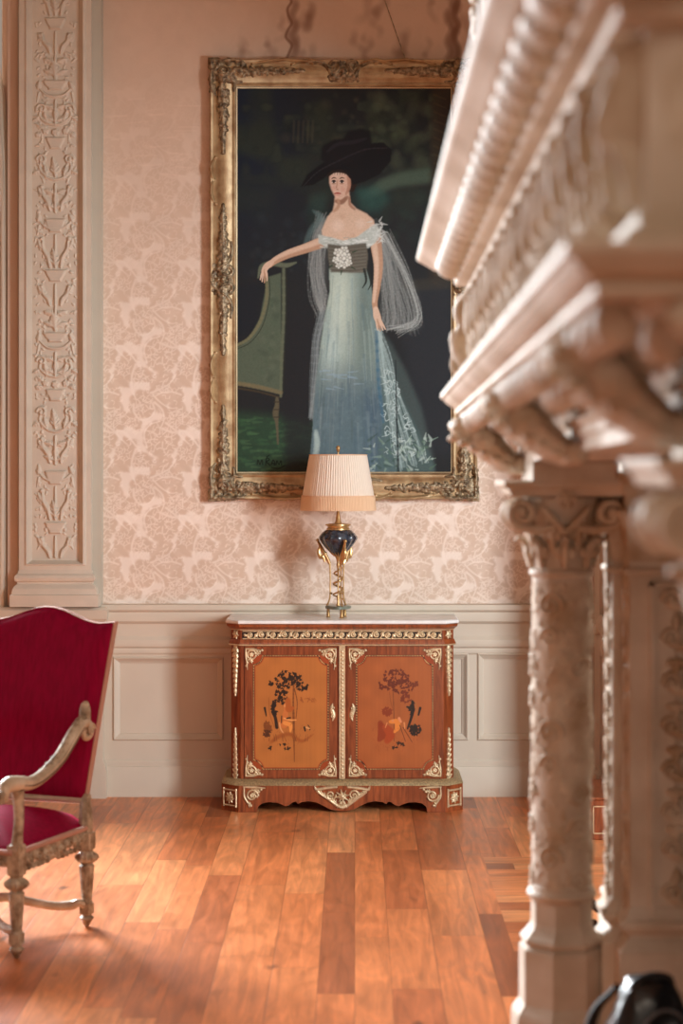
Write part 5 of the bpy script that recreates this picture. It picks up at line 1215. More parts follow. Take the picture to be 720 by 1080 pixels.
# braid under the velvet and carved seat rails
def apron(name, p0, p1, L_, seed):
    rl = random.Random(seed); R = Ras(L_, .085, .0022); top = .083
    dn = lambda t: .012 + .02 * abs(math.sin(PI * t * 1.0)) * 0 + (.030 - .030 * math.exp(-((t - .5) / .22) ** 2))
    for k in range(60):
        t = k / 59; R.stroke([(L_ * t, top), (L_ * t, dn(t) + .012)], .008, .006, prof='flat')
    R.flower(L_ / 2, .045, .026, .018, n=6); R.dot(L_ / 2, .045, .010, .022)
    for sg in (1, -1):
        for k in range(4): cx_ = L_ / 2 + sg * (.055 + .05 * k); R.spiral(cx_, .048 + .002 * k, .019, 0 if sg > 0 else PI, 1.3, .0052, .015, dr=sg * (1 if k % 2 else -1)); R.leaf(cx_ + sg * .02, .05, sg * .9 if sg > 0 else PI - .9, .035, .010, .013, lobes=3)
        for k in range(6): R.leaf(L_ / 2 + sg * (.03 + .03 * k), .03, -PI / 2 + sg * .5, .022, .009, .012, lobes=2)
    for _ in range(50): x, y = rl.uniform(.02, L_ - .02), rl.uniform(.03, .075); R.dot(x, y, rl.uniform(.003, .007), .010)
    d = Vector(p1) - Vector(p0); dl = d.normalized(); nn = Vector((-dl.y, dl.x))
    nn = nn if nn.dot(Vector(((p0[0] + p1[0]) / 2, (p0[1] + p1[1]) / 2 + .25))) > 0 else -nn
    def f(x, y, h): return (p0[0] + dl.x * x * d.length / L_ + nn.x * h, p0[1] + dl.y * x * d.length / L_ + nn.y * h, .288 + y)
    o = R.mesh(name, CW, f, parent=chair, cut=True, thr=.001)
    b = MB(); q = .012
    b.add([(p0[0] - nn.x * q, p0[1] - nn.y * q, .325), (p1[0] - nn.x * q, p1[1] - nn.y * q, .325), (p1[0] - nn.x * q, p1[1] - nn.y * q, .385), (p0[0] - nn.x * q, p0[1] - nn.y * q, .385), (p0[0] + nn.x * .003, p0[1] + nn.y * .003, .325), (p1[0] + nn.x * .003, p1[1] + nn.y * .003, .325), (p1[0] + nn.x * .003, p1[1] + nn.y * .003, .385), (p0[0] + nn.x * .003, p0[1] + nn.y * .003, .385)],
          [(0, 1, 2, 3), (4, 5, 6, 7), (0, 1, 5, 4), (2, 3, 7, 6), (0, 3, 7, 4), (1, 2, 6, 5)])
    b.build('seat_rail', CWp, chair)
    MB().tube([(p0[0] + nn.x * .008, p0[1] + nn.y * .008, .378), (p1[0] + nn.x * .008, p1[1] + nn.y * .008, .378)], .011, 8).build('braid', BRD, chair)
apron('carved_apron', (.268, -.01), (.284, -.50), .46, 1); apron('carved_apron', (-.268, -.01), (-.284, -.50), .46, 2); apron('carved_apron', (-.28, -.515), (.28, -.515), .50, 3)
apron('carved_apron', (-.25, .012), (.25, .012), .50, 4)
# legs: square block, gadrooned cap, tapered baluster, block, toupie foot
def leg(x, y, zt, front):
    r = .024
    prof = [(.004, 0), (.010, .004), (.016, .016), (.022, .026), (.026, .030), (.026, .036), (.018, .042), (.018, .050)]
    m_ = MB().lathe(prof, (x, y, 0), 20, flute=10, fdep=.03)
    m_.box(x - .020, x + .020, y - .020, y + .020, .048, .090, .003)
    m_.lathe([(.016, .088), (.021, .094), (.018, .100), (.020, .115), (.026, .20), (.028, .232), (.020, .240), (.024, .246)], (x, y, 0), 20, flute=10, fdep=.04)
    m_.lathe([(.024, .244), (.036, .252), (.042, .262), (.040, .272), (.028, .282), (.020, .288), (.024, .296)], (x, y, 0), 24, flute=12, fdep=.09)
    m_.box(x - r, x + r, y - r, y + r, .294, zt, .004)
    return m_.build('leg', CW, chair, sharp=40)
for s in (-1, 1): leg(s * .27, 0, .36, False); leg(s * .282, -.50, .405, True)
# arm supports and arms
for s in (-1, 1):
    MB().tube([(s * .284, -.50, .395), (s * .288, -.502, .44), (s * .292, -.50, .50), (s * .290, -.50, .56), (s * .290, -.505, .60)], [.022, .019, .018, .020, .024], 12, smooth=4).build('arm_support', CW, chair)
    pts = [(s * .298, -.60, .575), (s * .295, -.60, .612), (s * .292, -.565, .628), (s * .290, -.50, .622), (s * .290, -.42, .612), (s * .288, -.33, .628), (s * .286, -.22, .672), (s * .284, -.13, .738), (s * .282, -.07, .775), (s * .280, -.025, .780), (s * .280, .005, .755), (s * .280, .0, .728), (s * .280, -.028, .722), (s * .280, -.038, .742), (s * .280, -.02, .752)]
    rs = [.014, .022, .028, .028, .024, .024, .025, .026, .024, .020, .017, .015, .012, .009, .006]
    arm = MB().tube(pts, rs, 14, smooth=5).build('arm', CWp, chair)
    MB().tube([(s * .298, -.625, .57), (s * .298, -.628, .60), (s * .298, -.60, .60)], [.012, .016, .01], 10, smooth=4).build('arm_scroll', CW, chair); m_ = MB()
    m_.tube([(p[0] - s * 0, p[1], p[2] + r_ * .92) for p, r_ in zip(pts[5:10], rs[5:10])], [.005, .010, .012, .012, .006], 8, smooth=4)
    for k in range(12):
        t = k / 11; i0 = 5 + t * 4; i_ = int(min(i0, 8)); f_ = i0 - i_; p = [pts[i_][a] + (pts[i_ + 1][a] - pts[i_][a]) * f_ for a in range(3)]
        for sd in (1, -1): m_.ell((p[0] + sd * .012, p[1], p[2] + .019), (.006, .010, .006), 8, 5)
    m_.build('arm_carving', CW, chair)
    for zo in (-.006, .010):
        MB().tube([(p[0] + s * r_ * .93, p[1], p[2] + zo) for p, r_ in zip(pts[3:9], rs[3:9])], [.002, .0035, .004, .004, .0035, .002], 6, smooth=4).build('arm_moulding', CWD if zo < 0 else CWp, chair)
    MB().tube([(s * (.280 + .017), -.008 + .024 * (1 - k / 20) * math.cos(k * .62), .752 + .024 * (1 - k / 20) * math.sin(k * .62)) for k in range(19)], .0045, 6).build('arm_volute', CWp, chair)
    # acanthus terminal where the arm meets the back
    m_ = MB(); 
    m_.tube([(s * .268, -.012, .72), (s * .274, -.018, .78), (s * .274, -.020, .82), (s * .272, -.012, .845), (s * .270, -.002, .84)], [.012, .020, .022, .016, .006], 10, smooth=4)
    for k in range(6): m_.ell((s * .274, -.036 + .004 * abs(k - 3), .775 + .014 * k), (.014, .006, .007), 8, 5)
    m_.build('acanthus_terminal', CW, chair)
# X stretcher of four scrolled arms with a centre boss
for (sx, sy, ex, ey) in ((1, 0, .27, 0), (-1, 0, -.27, 0), (1, -1, .282, -.5), (-1, -1, -.282, -.5)):
    c0 = Vector((0, -.25)); e = Vector((ex, ey)); d = e - c0
    P3 = lambda t, o_, z: (c0.x + d.x * t + -d.y * o_, c0.y + d.y * t + d.x * o_, z); sg = sx * (1 if ey == 0 else -1)
    MB().tube([P3(0, 0, .135), P3(.2, .05 * sg, .13), P3(.42, .07 * sg, .105), P3(.66, .04 * sg, .085), P3(.84, .0, .085), P3(.92, -.03 * sg, .095), P3(1, 0, .07)], [.02, .017, .017, .017, .018, .014, .014], 10, smooth=4).build('stretcher', CWp, chair)
MB().lathe([(.03, .115), (.036, .125), (.034, .145), (.02, .155), (.014, .17), (.018, .18), (.006, .195)], (0, -.25, 0), 16, flute=8, fdep=.06).build('stretcher_boss', CW, chair)

# ================================================================ FIREPLACE
fire = empty('fireplace', (.86, 3.78, 0), label='massive carved stone chimneypiece with columns and overhanging shelf along the right side', cat='fireplace')
FB = Vector(fire.location)
def T(y): return .0175 * (5.35 - y)
def fb(mb, name, m, parent=None, tilt=True, **k):
    if tilt: mb.v = [(x, y, z + T(y)) for x, y, z in mb.v]
    mb.v = [(x - FB.x, y - FB.y, z) for x, y, z in mb.v]
    return mb.build(name, m, parent or fire, **k)
ST, ST2 = M['stone'], M['stone2']
FX, FYF, FYN = .35, 5.23, 2.28
pth = [(XR, FYF), (FX, FYF), (FX, FYN), (XR, FYN)]
neg = lambda p: [(-o, z) for o, z in p]
# shelf
fb(MB().sweep(pth, neg([(-.12, 1.890), (.055, 1.893), (.066, 1.894), (.070, 1.897), (.070, 1.906), (.066, 1.909), (.072, 1.911), (.082, 1.917), (.092, 1.925), (.100, 1.934), (.102, 1.938), (.107, 1.939), (.109, 1.942), (.109, 1.954), (.03, 1.962), (-.02, 1.964)])), 'shelf', ST, sharp=30)
fb(MB().sweep(pth, neg([(-.02, 1.962), (.028, 1.962), (.030, 1.972), (.022, 1.980), (.010, 1.985), (.012, 2.0), (.0, 2.006), (-.02, 2.006)])), 'frieze_base_moulding', ST, sharp=30)
# frieze core and chimney breast
b = MB().box(FX, XR, FYN, FYF, 2.0, 2.27); fb(b, 'frieze', ST, smooth=False)
b = MB().box(FX + .02, XR, FYN + .02, FYF - .02, 2.26, 2.42).box(.42, XR, FYN + .1, FYF - .06, 2.42, ZC - .2); fb(b, 'chimney_breast', ST, smooth=False)
# upper cornice
fb(MB().sweep(pth, neg([(-.03, 2.222), (.010, 2.224), (.028, 2.226), (.037, 2.230), (.041, 2.239), (.039, 2.247), (.045, 2.249), (.058, 2.250), (.068, 2.254), (.073, 2.262), (.071, 2.271), (.075, 2.275), (.085, 2.287), (.113, 2.304), (.120, 2.301), (.127, 2.303), (.140, 2.313), (.152, 2.322), (.164, 2.330), (.171, 2.335), (.174, 2.341), (.174, 2.348), (.168, 2.362), (.06, 2.39), (-.06, 2.42)])), 'cornice', ST, sharp=28)
def gad(mb, x, y, ax, sc=1.0):
    # slanted gadroon lobe lying on the sloping bed between (o .058,z 2.272) and (o .118,z 2.298)
    Mx = Matrix.Rotation(.62, 3, 'Y') if ax == 'y' else Matrix.Rotation(-.62, 3, 'X')
    Mz = Matrix.Rotation(.35, 3, 'Z')
    r = (.034, .054, .024) if ax == 'y' else (.054, .034, .024)
    mb.ell((x, y, 2.283), r, 14, 9, Mx @ Mz)
b = MB(); 
k = 0
y = FYN + .0
while y < FYF + .03: gad(b, FX - .098, y, 'y'); y += .125
x = FX - .03
while x < 1.0: gad(b, x, FYN - .098, 'x'); x += .125
fb(b, 'gadroon_band', ST)
# frieze relief of deeply cut figures and foliage
FLn, FHt = FYF - FYN, .235
R = Ras(FLn, FHt, .0045); rf = random.Random(17); s0 = 0
while s0 < FLn + .05:
    c_ = s0 + rf.uniform(-.01, .01); h0 = .06
    lean = rf.uniform(-.03, .03)
    # standing figure
    R.dot(c_ + lean, .195, .020, h0 * 1.1); R.stroke([(c_ + lean, .175), (c_ + lean * .6, .13), (c_, .10)], [.018, .026, .020], h0)
    R.stroke([(c_ - .006, .10), (c_ - .018, .06), (c_ - .012, .01)], [.016, .014, .009], h0 * .9); R.stroke([(c_ + .006, .10), (c_ + .022, .06), (c_ + .028, .01)], [.016, .013, .009], h0 * .8)
    sg = rf.choice((-1, 1)); R.stroke([(c_ + lean, .165), (c_ + sg * .04, .15), (c_ + sg * .055, .19)], [.011, .009, .007], h0 * .8); R.stroke([(c_ + lean, .165), (c_ - sg * .035, .135), (c_ - sg * .03, .095)], [.011, .009, .007], h0 * .8)
    # foliage scroll between figures
    m_ = c_ + .085; R.stroke([(m_, .01), (m_ + .01, .07), (m_ - .006, .13), (m_ + .004, .215)], [.010, .012, .011, .007], h0 * .7)
    for k in range(5): R.leaf(m_, .02 + .04 * k, PI / 2 + rf.choice((-1, 1)) * rf.uniform(.5, 1.2), .045, .012, h0 * rf.uniform(.5, .85), lobes=2, curl=rf.choice((-.8, .8)))
    R.spiral(m_ + .02, .15, .024, 0, 1.2, .008, h0 * .7); R.spiral(m_ - .02, .06, .022, 2, 1.2, .008, h0 * .7, dr=-1)
    s0 += .17
for _ in range(110):
    x, y = rf.uniform(0, FLn), rf.uniform(.01, .225); a_ = rf.choice((1.2, 1.5, 1.8, 4.6)) + rf.uniform(-.5, .5); R.stroke([(x, y), (x + .02 * math.cos(a_), y + .026 * math.sin(a_))], [.008, .003], rf.uniform(.03, .06))
R.H = blurm(R.H, 1)
Xg_, Yg_ = np.meshgrid(R.xs, R.ys); R.H *= np.clip(np.minimum(Xg_, FLn - Xg_) / .05, 0, 1)
def fmap(x, y, h): Yw_ = FYF - x; return (FX - h - FB.x, Yw_ - FB.y, 2.004 + y + .0175 * (5.35 - Yw_))
R.mesh('frieze_relief', ST2, fmap, parent=fire, cut=True, flip=False)
# shallow relief on the near end
R = Ras(XR - FX, .235, .005); rf = random.Random(5)
for cx_ in (.10, .27, .44, .62, .80):
    R.spiral(cx_, .12, .07, 0, 1.6, .010, .016); R.leaf(cx_, .03, PI / 2, .12, .02, .014, lobes=4)
    for k in range(5): R.leaf(cx_ + .06, .04 + .035 * k, rf.uniform(0, 3), .05, .014, .012, lobes=2)
R.H = blurm(R.H, 2)
R.mesh('frieze_relief', ST2, lambda x, y, h: (FX + x - FB.x, FYN - h - FB.y, 2.004 + y + T(FYN)), parent=fire, cut=True)
# silhouette figure / scroll at the far corner of the frieze
b = MB()
b.tube([(.345, 5.25, 2.01), (.31, 5.27, 2.05), (.29, 5.27, 2.09), (.315, 5.26, 2.14), (.30, 5.26, 2.18), (.325, 5.25, 2.23)], [.03, .034, .026, .03, .028, .02], 12, smooth=4)
b.ell((.30, 5.27, 2.205), (.022, .022, .024)); b.ell((.28, 5.27, 2.10), (.018, .02, .03)); b.tube([(.33, 5.26, 2.0), (.28, 5.28, 2.02), (.275, 5.28, 2.06)], [.014, .014, .006], 8, smooth=3)
fb(b, 'corner_figure', ST2)
# carved cluster hanging on the overmantel's far corner
b = MB(); rf = random.Random(12)
for k in range(16):
    z = 3.32 - k * .026; w = .032 * (1 - k / 17)
    for j in range(3): b.ell((.330 + rf.uniform(-1, .6) * w, 5.22 + rf.uniform(-.02, .02), z + rf.uniform(-.01, .01)), (.014 * (1 - k / 30), .016, .016), 10, 6)
b.tube([(.34, 5.22, 3.35), (.34, 5.22, 3.1), (.345, 5.22, 2.88)], [.02, .014, .004], 8); b.box(.345, .46, 5.15, 5.24, 2.4, ZC - .3, .01)
fb(b, 'overmantel_swag', ST2, tilt=False)
# eggs under the shelf, two rows along the side and one on each return
def egg(x, y, z, r): b = MB(); b.ell((x, y, z), r, 14, 9); return fb(b, 'egg_ornament', ST)
y = FYN + .02
while y < FYF + .045: egg(FX - .036, y, 1.870, (.030, .030, .034)); y += .13
x = FX + .06
while x < 1.15: egg(x, FYN - .04, 1.872, (.044, .028, .034)); egg(x, FYF + .04, 1.872, (.044, .028, .034)); x += .14
y = FYN + .16
while y < FYF - .05: egg(FX + .050, y, 1.862, (.034, .032, .036)); y += .13
# architrave beam with stepped fasciae, returned at both ends
AX, AYN, AYF = .455, 2.42, 5.16
pa = [(XR, AYF), (AX, AYF), (AX, AYN), (XR, AYN)]
fb(MB().sweep(pa, neg([(-.215, 1.755), (0, 1.755), (.0, 1.782), (.010, 1.784), (.010, 1.802), (.018, 1.806), (.022, 1.814), (.012, 1.820), (.004, 1.824), (.004, 1.862), (.018, 1.868), (.022, 1.880), (.014, 1.890), (.0, 1.896), (-.215, 1.896)])), 'architrave', ST, sharp=30)
fb(MB().box(FX + .02, XR, FYN + .02, FYF - .02, 1.888, 1.90), 'soffit', ST, smooth=False)
# consoles (carved scroll brackets) under the shelf
def console(Yc, name='console'):
    b = MB(); w = .072
    # S scroll body: lofted ellipse along a spine in XZ
    sp = [(.470, 1.742, .020), (.445, 1.748, .030), (.410, 1.762, .038), (.375, 1.790, .045), (.335, 1.822, .046), (.300, 1.842, .040), (.275, 1.850, .028), (.262, 1.842, .014)]
    q_ = catmull([(a_, b_ + .004, c_ * .86) for a_, b_, c_ in sp], 6); vs = []; sg = 18; n = len(q_)
    for i, (x, z, r) in enumerate(q_):
        p0, p1 = q_[max(0, i - 1)], q_[min(n - 1, i + 1)]; t = Vector((p1[0] - p0[0], p1[1] - p0[1])).normalized(); nn = (-t.y, t.x)
        for k in range(sg):
            a_ = 2 * PI * k / sg; rib = 1 + .07 * math.cos(7 * a_) + .04 * math.sin(i * 1.1)
            vs.append((x + nn[0] * r * math.cos(a_) * rib, Yc + w * math.sin(a_) * (.75 + .25 * r / .040) * rib, z + nn[1] * r * math.cos(a_) * rib))
    b.add(vs, [(i * sg + k, i * sg + (k + 1) % sg, (i + 1) * sg + (k + 1) % sg, (i + 1) * sg + k) for i in range(n - 1) for k in range(sg)] + [tuple(range(sg)), tuple((n - 1) * sg + k for k in range(sg))])
    # leaf lobes curling at the edge, eye of the scroll, and mask-like boss
    for k in range(7):
        t = k / 6; x = .44 - .17 * t; z = 1.735 + .085 * t
        for s in (-1, 1): b.ell((x, Yc + s * (w * .78), z + .004), (.017, .014, .011), 10, 6)
    for s in (-1, 1):
        b.ell((.452, Yc + s * .07, 1.752), (.022, .012, .022), 12, 8); b.ell((.345, Yc + s * .088, 1.815), (.030, .010, .026), 12, 8); b.ell((.345, Yc + s * .096, 1.815), (.012, .010, .012), 10, 6)
    return fb(b, name, ST2)
for Yc in (5.16, 3.9, 2.62): console(Yc)
def lionmask(Yc, X0):
    """bulging mask with mane between the consoles"""
    b = MB(); b.ell((X0, Yc, 1.815), (.07, .07, .062), 18, 12); b.ell((X0 - .055, Yc - .01, 1.80), (.035, .04, .03), 14, 8); b.ell((X0 - .03, Yc - .035, 1.835), (.018, .016, .014), 10, 6)
    for k in range(14): a_ = k * 2 * PI / 14; b.ell((X0 + .01, Yc + .078 * math.cos(a_), 1.812 + .066 * math.sin(a_)), (.035, .022, .018), 10, 6)
    return fb(b, 'lion_mask', ST2)
for x in (.50, .86, 1.16):
    b = MB(); b.tube([(x, 2.40, 1.755), (x, 2.33, 1.785), (x, 2.25, 1.84), (x, 2.19, 1.85)], [.030, .055, .060, .03], 14, smooth=5)
    for k in range(6):
        for s in (-1, 1): b.ell((x + s * .055, 2.38 - .032 * k, 1.765 + .016 * k), (.02, .02, .018), 10, 6)
    fb(b, 'console', ST2)
R = Ras(XR - AX, .10, .004)
for k in range(8): R.spiral(.05 + .1 * k, .05, .035, 0, 1.4, .008, .02, dr=(-1) ** k); R.leaf(.1 * k, .02, 1.2, .06, .016, .018, lobes=3)
R.mesh('end_carving', ST2, lambda x, y, h: (AX + x - FB.x, AYN - .005 - h - FB.y, 1.765 + y + T(AYN)), parent=fire, cut=True)
# columns
def column(Yc, XC=.545):
    dz = T(Yc) if Yc < 4.9 else 0.; cr = random.Random(int(Yc * 10))
    prof = [(.0800, .640), (.0785, .66), (.0780, .90), (.0775, 1.2), (.0770, 1.462 + dz)]
    sh = fb(MB().lathe(prof, (XC, Yc, 0), 48), 'column', ST, tilt=False)
    # low carved strapwork and foliage wrapped round the shaft
    circ = 2 * PI * .0785; R = Ras(circ, .80 + dz, .0034, wrap=True)
    for j in range(5):
        for k in range(3):
            x, y = circ * (k + .5 * (j % 2)) / 3, .08 + j * .165
            R.spiral(x, y, .036, 0, 1.5, .006, .0075); R.spiral(x + circ / 6, y + .08, .030, PI, 1.4, .0055, .0075, dr=-1); R.flower(x, y + .07, .018, .005)
            R.leaf(x, y + .02, 1.2, .07, .016, .0045, lobes=3); R.leaf(x + .04, y + .05, 2.2, .06, .014, .004, lobes=3); R.leaf(x - .05, y + .04, -.9, .05, .014, .0045, lobes=3)
    for _ in range(420): x, y, a_ = cr.uniform(0, circ), cr.uniform(0, .78), cr.uniform(0, 6.28); R.stroke([(x, y), (x + .014 * math.cos(a_), y + .014 * math.sin(a_))], [.005, .002], .004)
    def f(x, y, h): a_ = x / .0785; r = .0778 + h; return (XC + r * np.cos(a_) - FB.x, Yc + r * np.sin(a_) - FB.y, .648 + y)
    R.mesh('shaft_relief', ST2, f, parent=sh)
    # torus, octagonal drum and octagonal plinth
    fb(MB().lathe([(.070, .606), (.078, .610), (.088, .618), (.092, .628), (.088, .638), (.082, .642), (.084, .648), (.080, .654), (.07, .66)], (XC, Yc, 0), 40), 'base_torus', ST, sh, tilt=False)
    c8 = 1 / math.cos(PI / 8)
    fb(MB().lathe([(.078 * c8, .610), (.076 * c8, .60), (.076 * c8, .552), (.080 * c8, .540), (.092 * c8, .524), (.100 * c8, .516), (.104 * c8, .508), (.100 * c8, .500), (.094 * c8, .497), (.094 * c8, .494), (.105 * c8, .488), (.106 * c8, .480), (.106 * c8, .345), (.112 * c8, .335), (.122 * c8, .322), (.126 * c8, .31), (.126 * c8, .06), (.136 * c8, .05), (.136 * c8, 0)], (XC, Yc, 0), 8, rot=PI / 8 + .09), 'base', ST, sh, tilt=False, smooth=False)
    # capital
    zc = 1.478 + dz
    cp = fb(MB().lathe([(.070, zc - .022), (.080, zc - .018), (.086, zc - .008), (.084, zc), (.076, zc + .005), (.076, zc + .05), (.080, zc + .09), (.090, zc + .13), (.104, zc + .165), (.110, zc + .19), (.09, zc + .20)], (XC, Yc, 0), 40), 'capital', ST, sh, tilt=False)
    b = MB(); h = .152
    vs = []; st = [(.92, zc + .196), (.96, zc + .203), (.98, zc + .212), (1.06, zc + .220), (1.08, zc + .228), (1.08, zc + .2345)]
    for f_, z in st:
        for k in range(48):
            a_ = 2 * PI * k / 48; ca, sa = math.cos(a_), math.sin(a_); m = max(abs(ca), abs(sa)); r = h / m * (1 - .14 * (1 - abs(abs(ca) - abs(sa)) ) ** 0 * (1 - min(1, abs(math.tan(a_ % (PI / 2) - 0) if False else (min(abs(ca), abs(sa)) / m))))); vs.append((XC + r * f_ * ca, Yc + r * f_ * sa, z))
    b.add(vs, [(i * 48 + k, i * 48 + (k + 1) % 48, (i + 1) * 48 + (k + 1) % 48, (i + 1) * 48 + k) for i in range(5) for k in range(48)] + [tuple(range(48)), tuple(range(240, 288))])
    fb(b, 'abacus', ST, cp, tilt=False, sharp=30)
    for sx in (-1, 1):
        b = MB(); vx, vz = XC + sx * .112, zc + .150
        for fy in (-1, 1):
            pts = []; rs = []
            pts.append((XC + sx * .03, Yc + fy * .108, zc + .115)); rs.append(.010); pts.append((XC + sx * .07, Yc + fy * .110, zc + .108)); rs.append(.012)
            for k in range(22):
                t = k / 21; a_ = -PI / 2 + sx * 2 * PI * 1.6 * t; r = .037 * (1 - .8 * t); pts.append((vx + r * math.cos(a_), Yc + fy * (.112 + .014 * t), vz + r * math.sin(a_))); rs.append(.0115 * (1 - .45 * t))
            b.tube(pts, rs, 8)
            b.ell((vx, Yc + fy * .122, vz), (.009, .012, .009), 10, 6)
        b.tube([(vx, Yc - .105, vz), (vx, Yc, vz), (vx, Yc + .105, vz)], [.036, .024, .036], 20, smooth=4)
        for k in range(5): b.tube([(vx + .037 * math.cos(t * .8 + k) * (1), Yc - .05 + .025 * k, vz + .037 * math.sin(t * .8 + k)) for t in range(9)], .005, 6)
        fb(b, 'volute', ST2, cp, tilt=False)
    b = MB()
    for row, (n_, z0, hh, ro_, sc) in enumerate(((8, zc + .008, .075, 0, 1.), (8, zc + .05, .085, PI / 8, 1.1))):
        for k in range(n_):
            a_ = ro_ + 2 * PI * k / n_; ca, sa = math.cos(a_), math.sin(a_); r0 = .080
            pr3 = [(r0, z0), (r0 + .006, z0 + hh * .4), (r0 + .014, z0 + hh * .8), (r0 + .034, z0 + hh), (r0 + .040, z0 + hh * .9)]
            b.tube([(XC + r * ca, Yc + r * sa, z) for r, z in pr3], [.014 * sc, .020 * sc, .018 * sc, .013 * sc, .006], 8, smooth=3, flat=.6)
            for s in (-1, 1): b.ell((XC + (r0 + .012) * math.cos(a_ + s * .2), Yc + (r0 + .012) * math.sin(a_ + s * .2), z0 + hh * .55), (.010, .010, .016), 8, 6)
    for fy in (-1, 1): 
        b.ell((XC, Yc + fy * .118, zc + .19), (.022, .018, .022), 12, 8)
        for k in range(6): b.ell((XC + .02 * math.cos(k), Yc + fy * .128, zc + .19 + .02 * math.sin(k)), (.009, .008, .009), 8, 5)
        for s in (-1, 1): b.tube([(XC, Yc + fy * .10, zc + .10), (XC + s * .03, Yc + fy * .11, zc + .13), (XC + s * .06, Yc + fy * .112, zc + .165)], [.008, .010, .006], 8, smooth=3)
    fb(b, 'acanthus_leaves', ST2, cp, tilt=False)
    # block between abacus and architrave
    fb(MB().box(XC - .09, XC + .13, Yc - .15, Yc + .15, zc + .2335, 1.757 + T(Yc), .003), 'dosseret', ST, sh, tilt=False, smooth=False)
column(5.0); column(2.56)
# jamb pilasters on each side of the opening; only the far one is in view
def jamb(Yo, sg):
    """Yo: plane of the outermost pilaster face towards the opening; sg=-1 faces the camera"""
    def box(x0, x1, d0, d1, z0, z1, b_=.0): 
        ya, yb = sorted((Yo - sg * d0, Yo - sg * d1)); return (x0, x1, ya, yb, z0, z1, b_)
    for (x0, x1, d0, d1) in ((.672, .712, .0, .13), (.7035, XR, -.10, .30)):
        zt = 1.72
        b = MB(); b.box(*box(x0, x1, d0, d1, 0, zt))
        body = fb(b, 'pilaster', ST, tilt=False, smooth=False)
        w = x1 - x0
        f0 = d0
        yp = Yo - sg * f0
        # base mouldings and cap mouldings as rings round three sides
        if sg < 0: pt_ = [(x0, Yo + d1), (x0, yp), (x1, yp)]
        else: pt_ = [(x0, Yo - .30), (x0, yp), (x1, yp)]
        s1 = -1 if sg < 0 else 1
        zb0 = PZ(972, 4.8)
        rg = lambda p: [(s1 * o_, z) for o_, z in p]
        m_ = MB().sweep(pt_, rg([(0, .03), (.03, .03), (.03, zb0 - .085), (.02, zb0 - .075), (.004, zb0 - .055), (.006, zb0 - .045), (.024, zb0 - .028), (.026, zb0 - .014), (.012, zb0 - .004), (.004, zb0 + .022), (0, zb0 + .024)]))
        fb(m_, 'pilaster_base', ST, body, tilt=False)
        zc = 1.486
        m_ = MB().sweep(pt_, rg([(0, zc - .016), (.010, zc - .012), (.013, zc - .004), (.008, zc + .004), (0, zc + .006)])); 
        fb(m_, 'necking', ST, body, tilt=False)
        m_ = MB().sweep(pt_, rg([(0, zc + .02), (.006, zc + .06), (.012, zc + .10), (.024, zc + .13), (.03, zc + .14), (.03, zc + .15), (.012, zc + .155), (.012, zc + .19), (.02, zc + .20), (.022, zc + .225), (.036, zc + .235), (.036, zc + .25), (0, zc + .25)]))
        fb(m_, 'pilaster_capital', ST2, body, tilt=False)
        # carved strip on the side that faces the room
        dl = .12 if x0 < .7 else .10; R = Ras(dl, 1.20, .003); rj = random.Random(3)
        y_ = .03
        while y_ < 1.15:
            R.stroke([(dl * .5, y_), (dl * .5, y_ + .05)], [.008, .012], .010)
            for s in (1, -1): R.leaf(dl * .5, y_ + .01, PI / 2 - s * .9, dl * .42, .012, .010, lobes=3, curl=s * .5)
            if rj.random() < .4: R.flower(dl * .5, y_ + .05, .024, .016)
            y_ += rj.uniform(.05, .08)
        R.mesh('carved_strip', ST2, lambda x, y, h: (x0 - h - FB.x, yp - sg * .0 + (x if sg < 0 else -x) - FB.y, .64 + y - .07), parent=body, cut=True)
        if x1 > 1:
            # sunk carved panel on the face towards the opening
            xa, xb, za, zb = x0 + .062, x1 - .05, .60, 1.44; fr = MB()
            for (a_, b_, c_, d_) in ((xa - .014, xa, za, zb), (xb, xb + .014, za, zb)): fr.box(a_, b_, *sorted((yp, yp + sg * .012)), c_ - .014, d_ + .014, .003)
            for (c_, d_) in ((za - .014, za), (zb, zb + .014)): fr.box(xa - .014, xb + .014, *sorted((yp, yp + sg * .012)), c_, d_, .003)
            fb(fr, 'panel_frame', ST, body, tilt=False)
            # face band covering outside is the body itself; relief inside
            pw = min(.20, xb - xa)
            R = Ras(pw, zb - za, .003); c_ = .085; rj = random.Random(6); y_ = .02; hh = .016
            while y_ < zb - za - .05:
                R.stroke([(c_, y_), (c_ + .004, y_ + .04), (c_, y_ + .08)], [.008, .014, .008], hh)
                for s in (1, -1):
                    R.spiral(c_ + s * .038, y_ + .04, .024, 0 if s > 0 else PI, 1.3, .0065, hh, dr=s); R.leaf(c_, y_ + .01, PI / 2 - s * 1.0, .06, .014, hh, lobes=3, curl=-s * .5); R.leaf(c_ + s * .03, y_ + .06, PI / 2 + s * .2, .045, .012, hh, lobes=3)
                if rj.random() < .5: R.stroke([(c_ - .045, y_ + .09), (c_ + .045, y_ + .09)], .008, hh)
                y_ += rj.uniform(.085, .12)
            R.mesh('arabesque_panel', ST2, lambda x, y, h: (xa + x - FB.x, yp + sg * h - FB.y, za + y), parent=body, cut=True)
    # brown entablature block over the jamb
    fb(MB().box(*box(.72, XR, -.06, .30, 1.70, 1.757)), 'jamb_entablature', ST, smooth=False, tilt=False)
jamb(4.95, -1)
ob = MB(); ob.box(.70, XR, 2.42, 2.80, 0, 1.757 + T(2.6)); fb(ob, 'pilaster', ST, tilt=False, smooth=False)
fb(MB().box(XR - .02, XR + .0, 2.8, 4.75, 0, 1.76), 'fireback', M['dark'], tilt=False, smooth=False)
for o in fire.children: pass

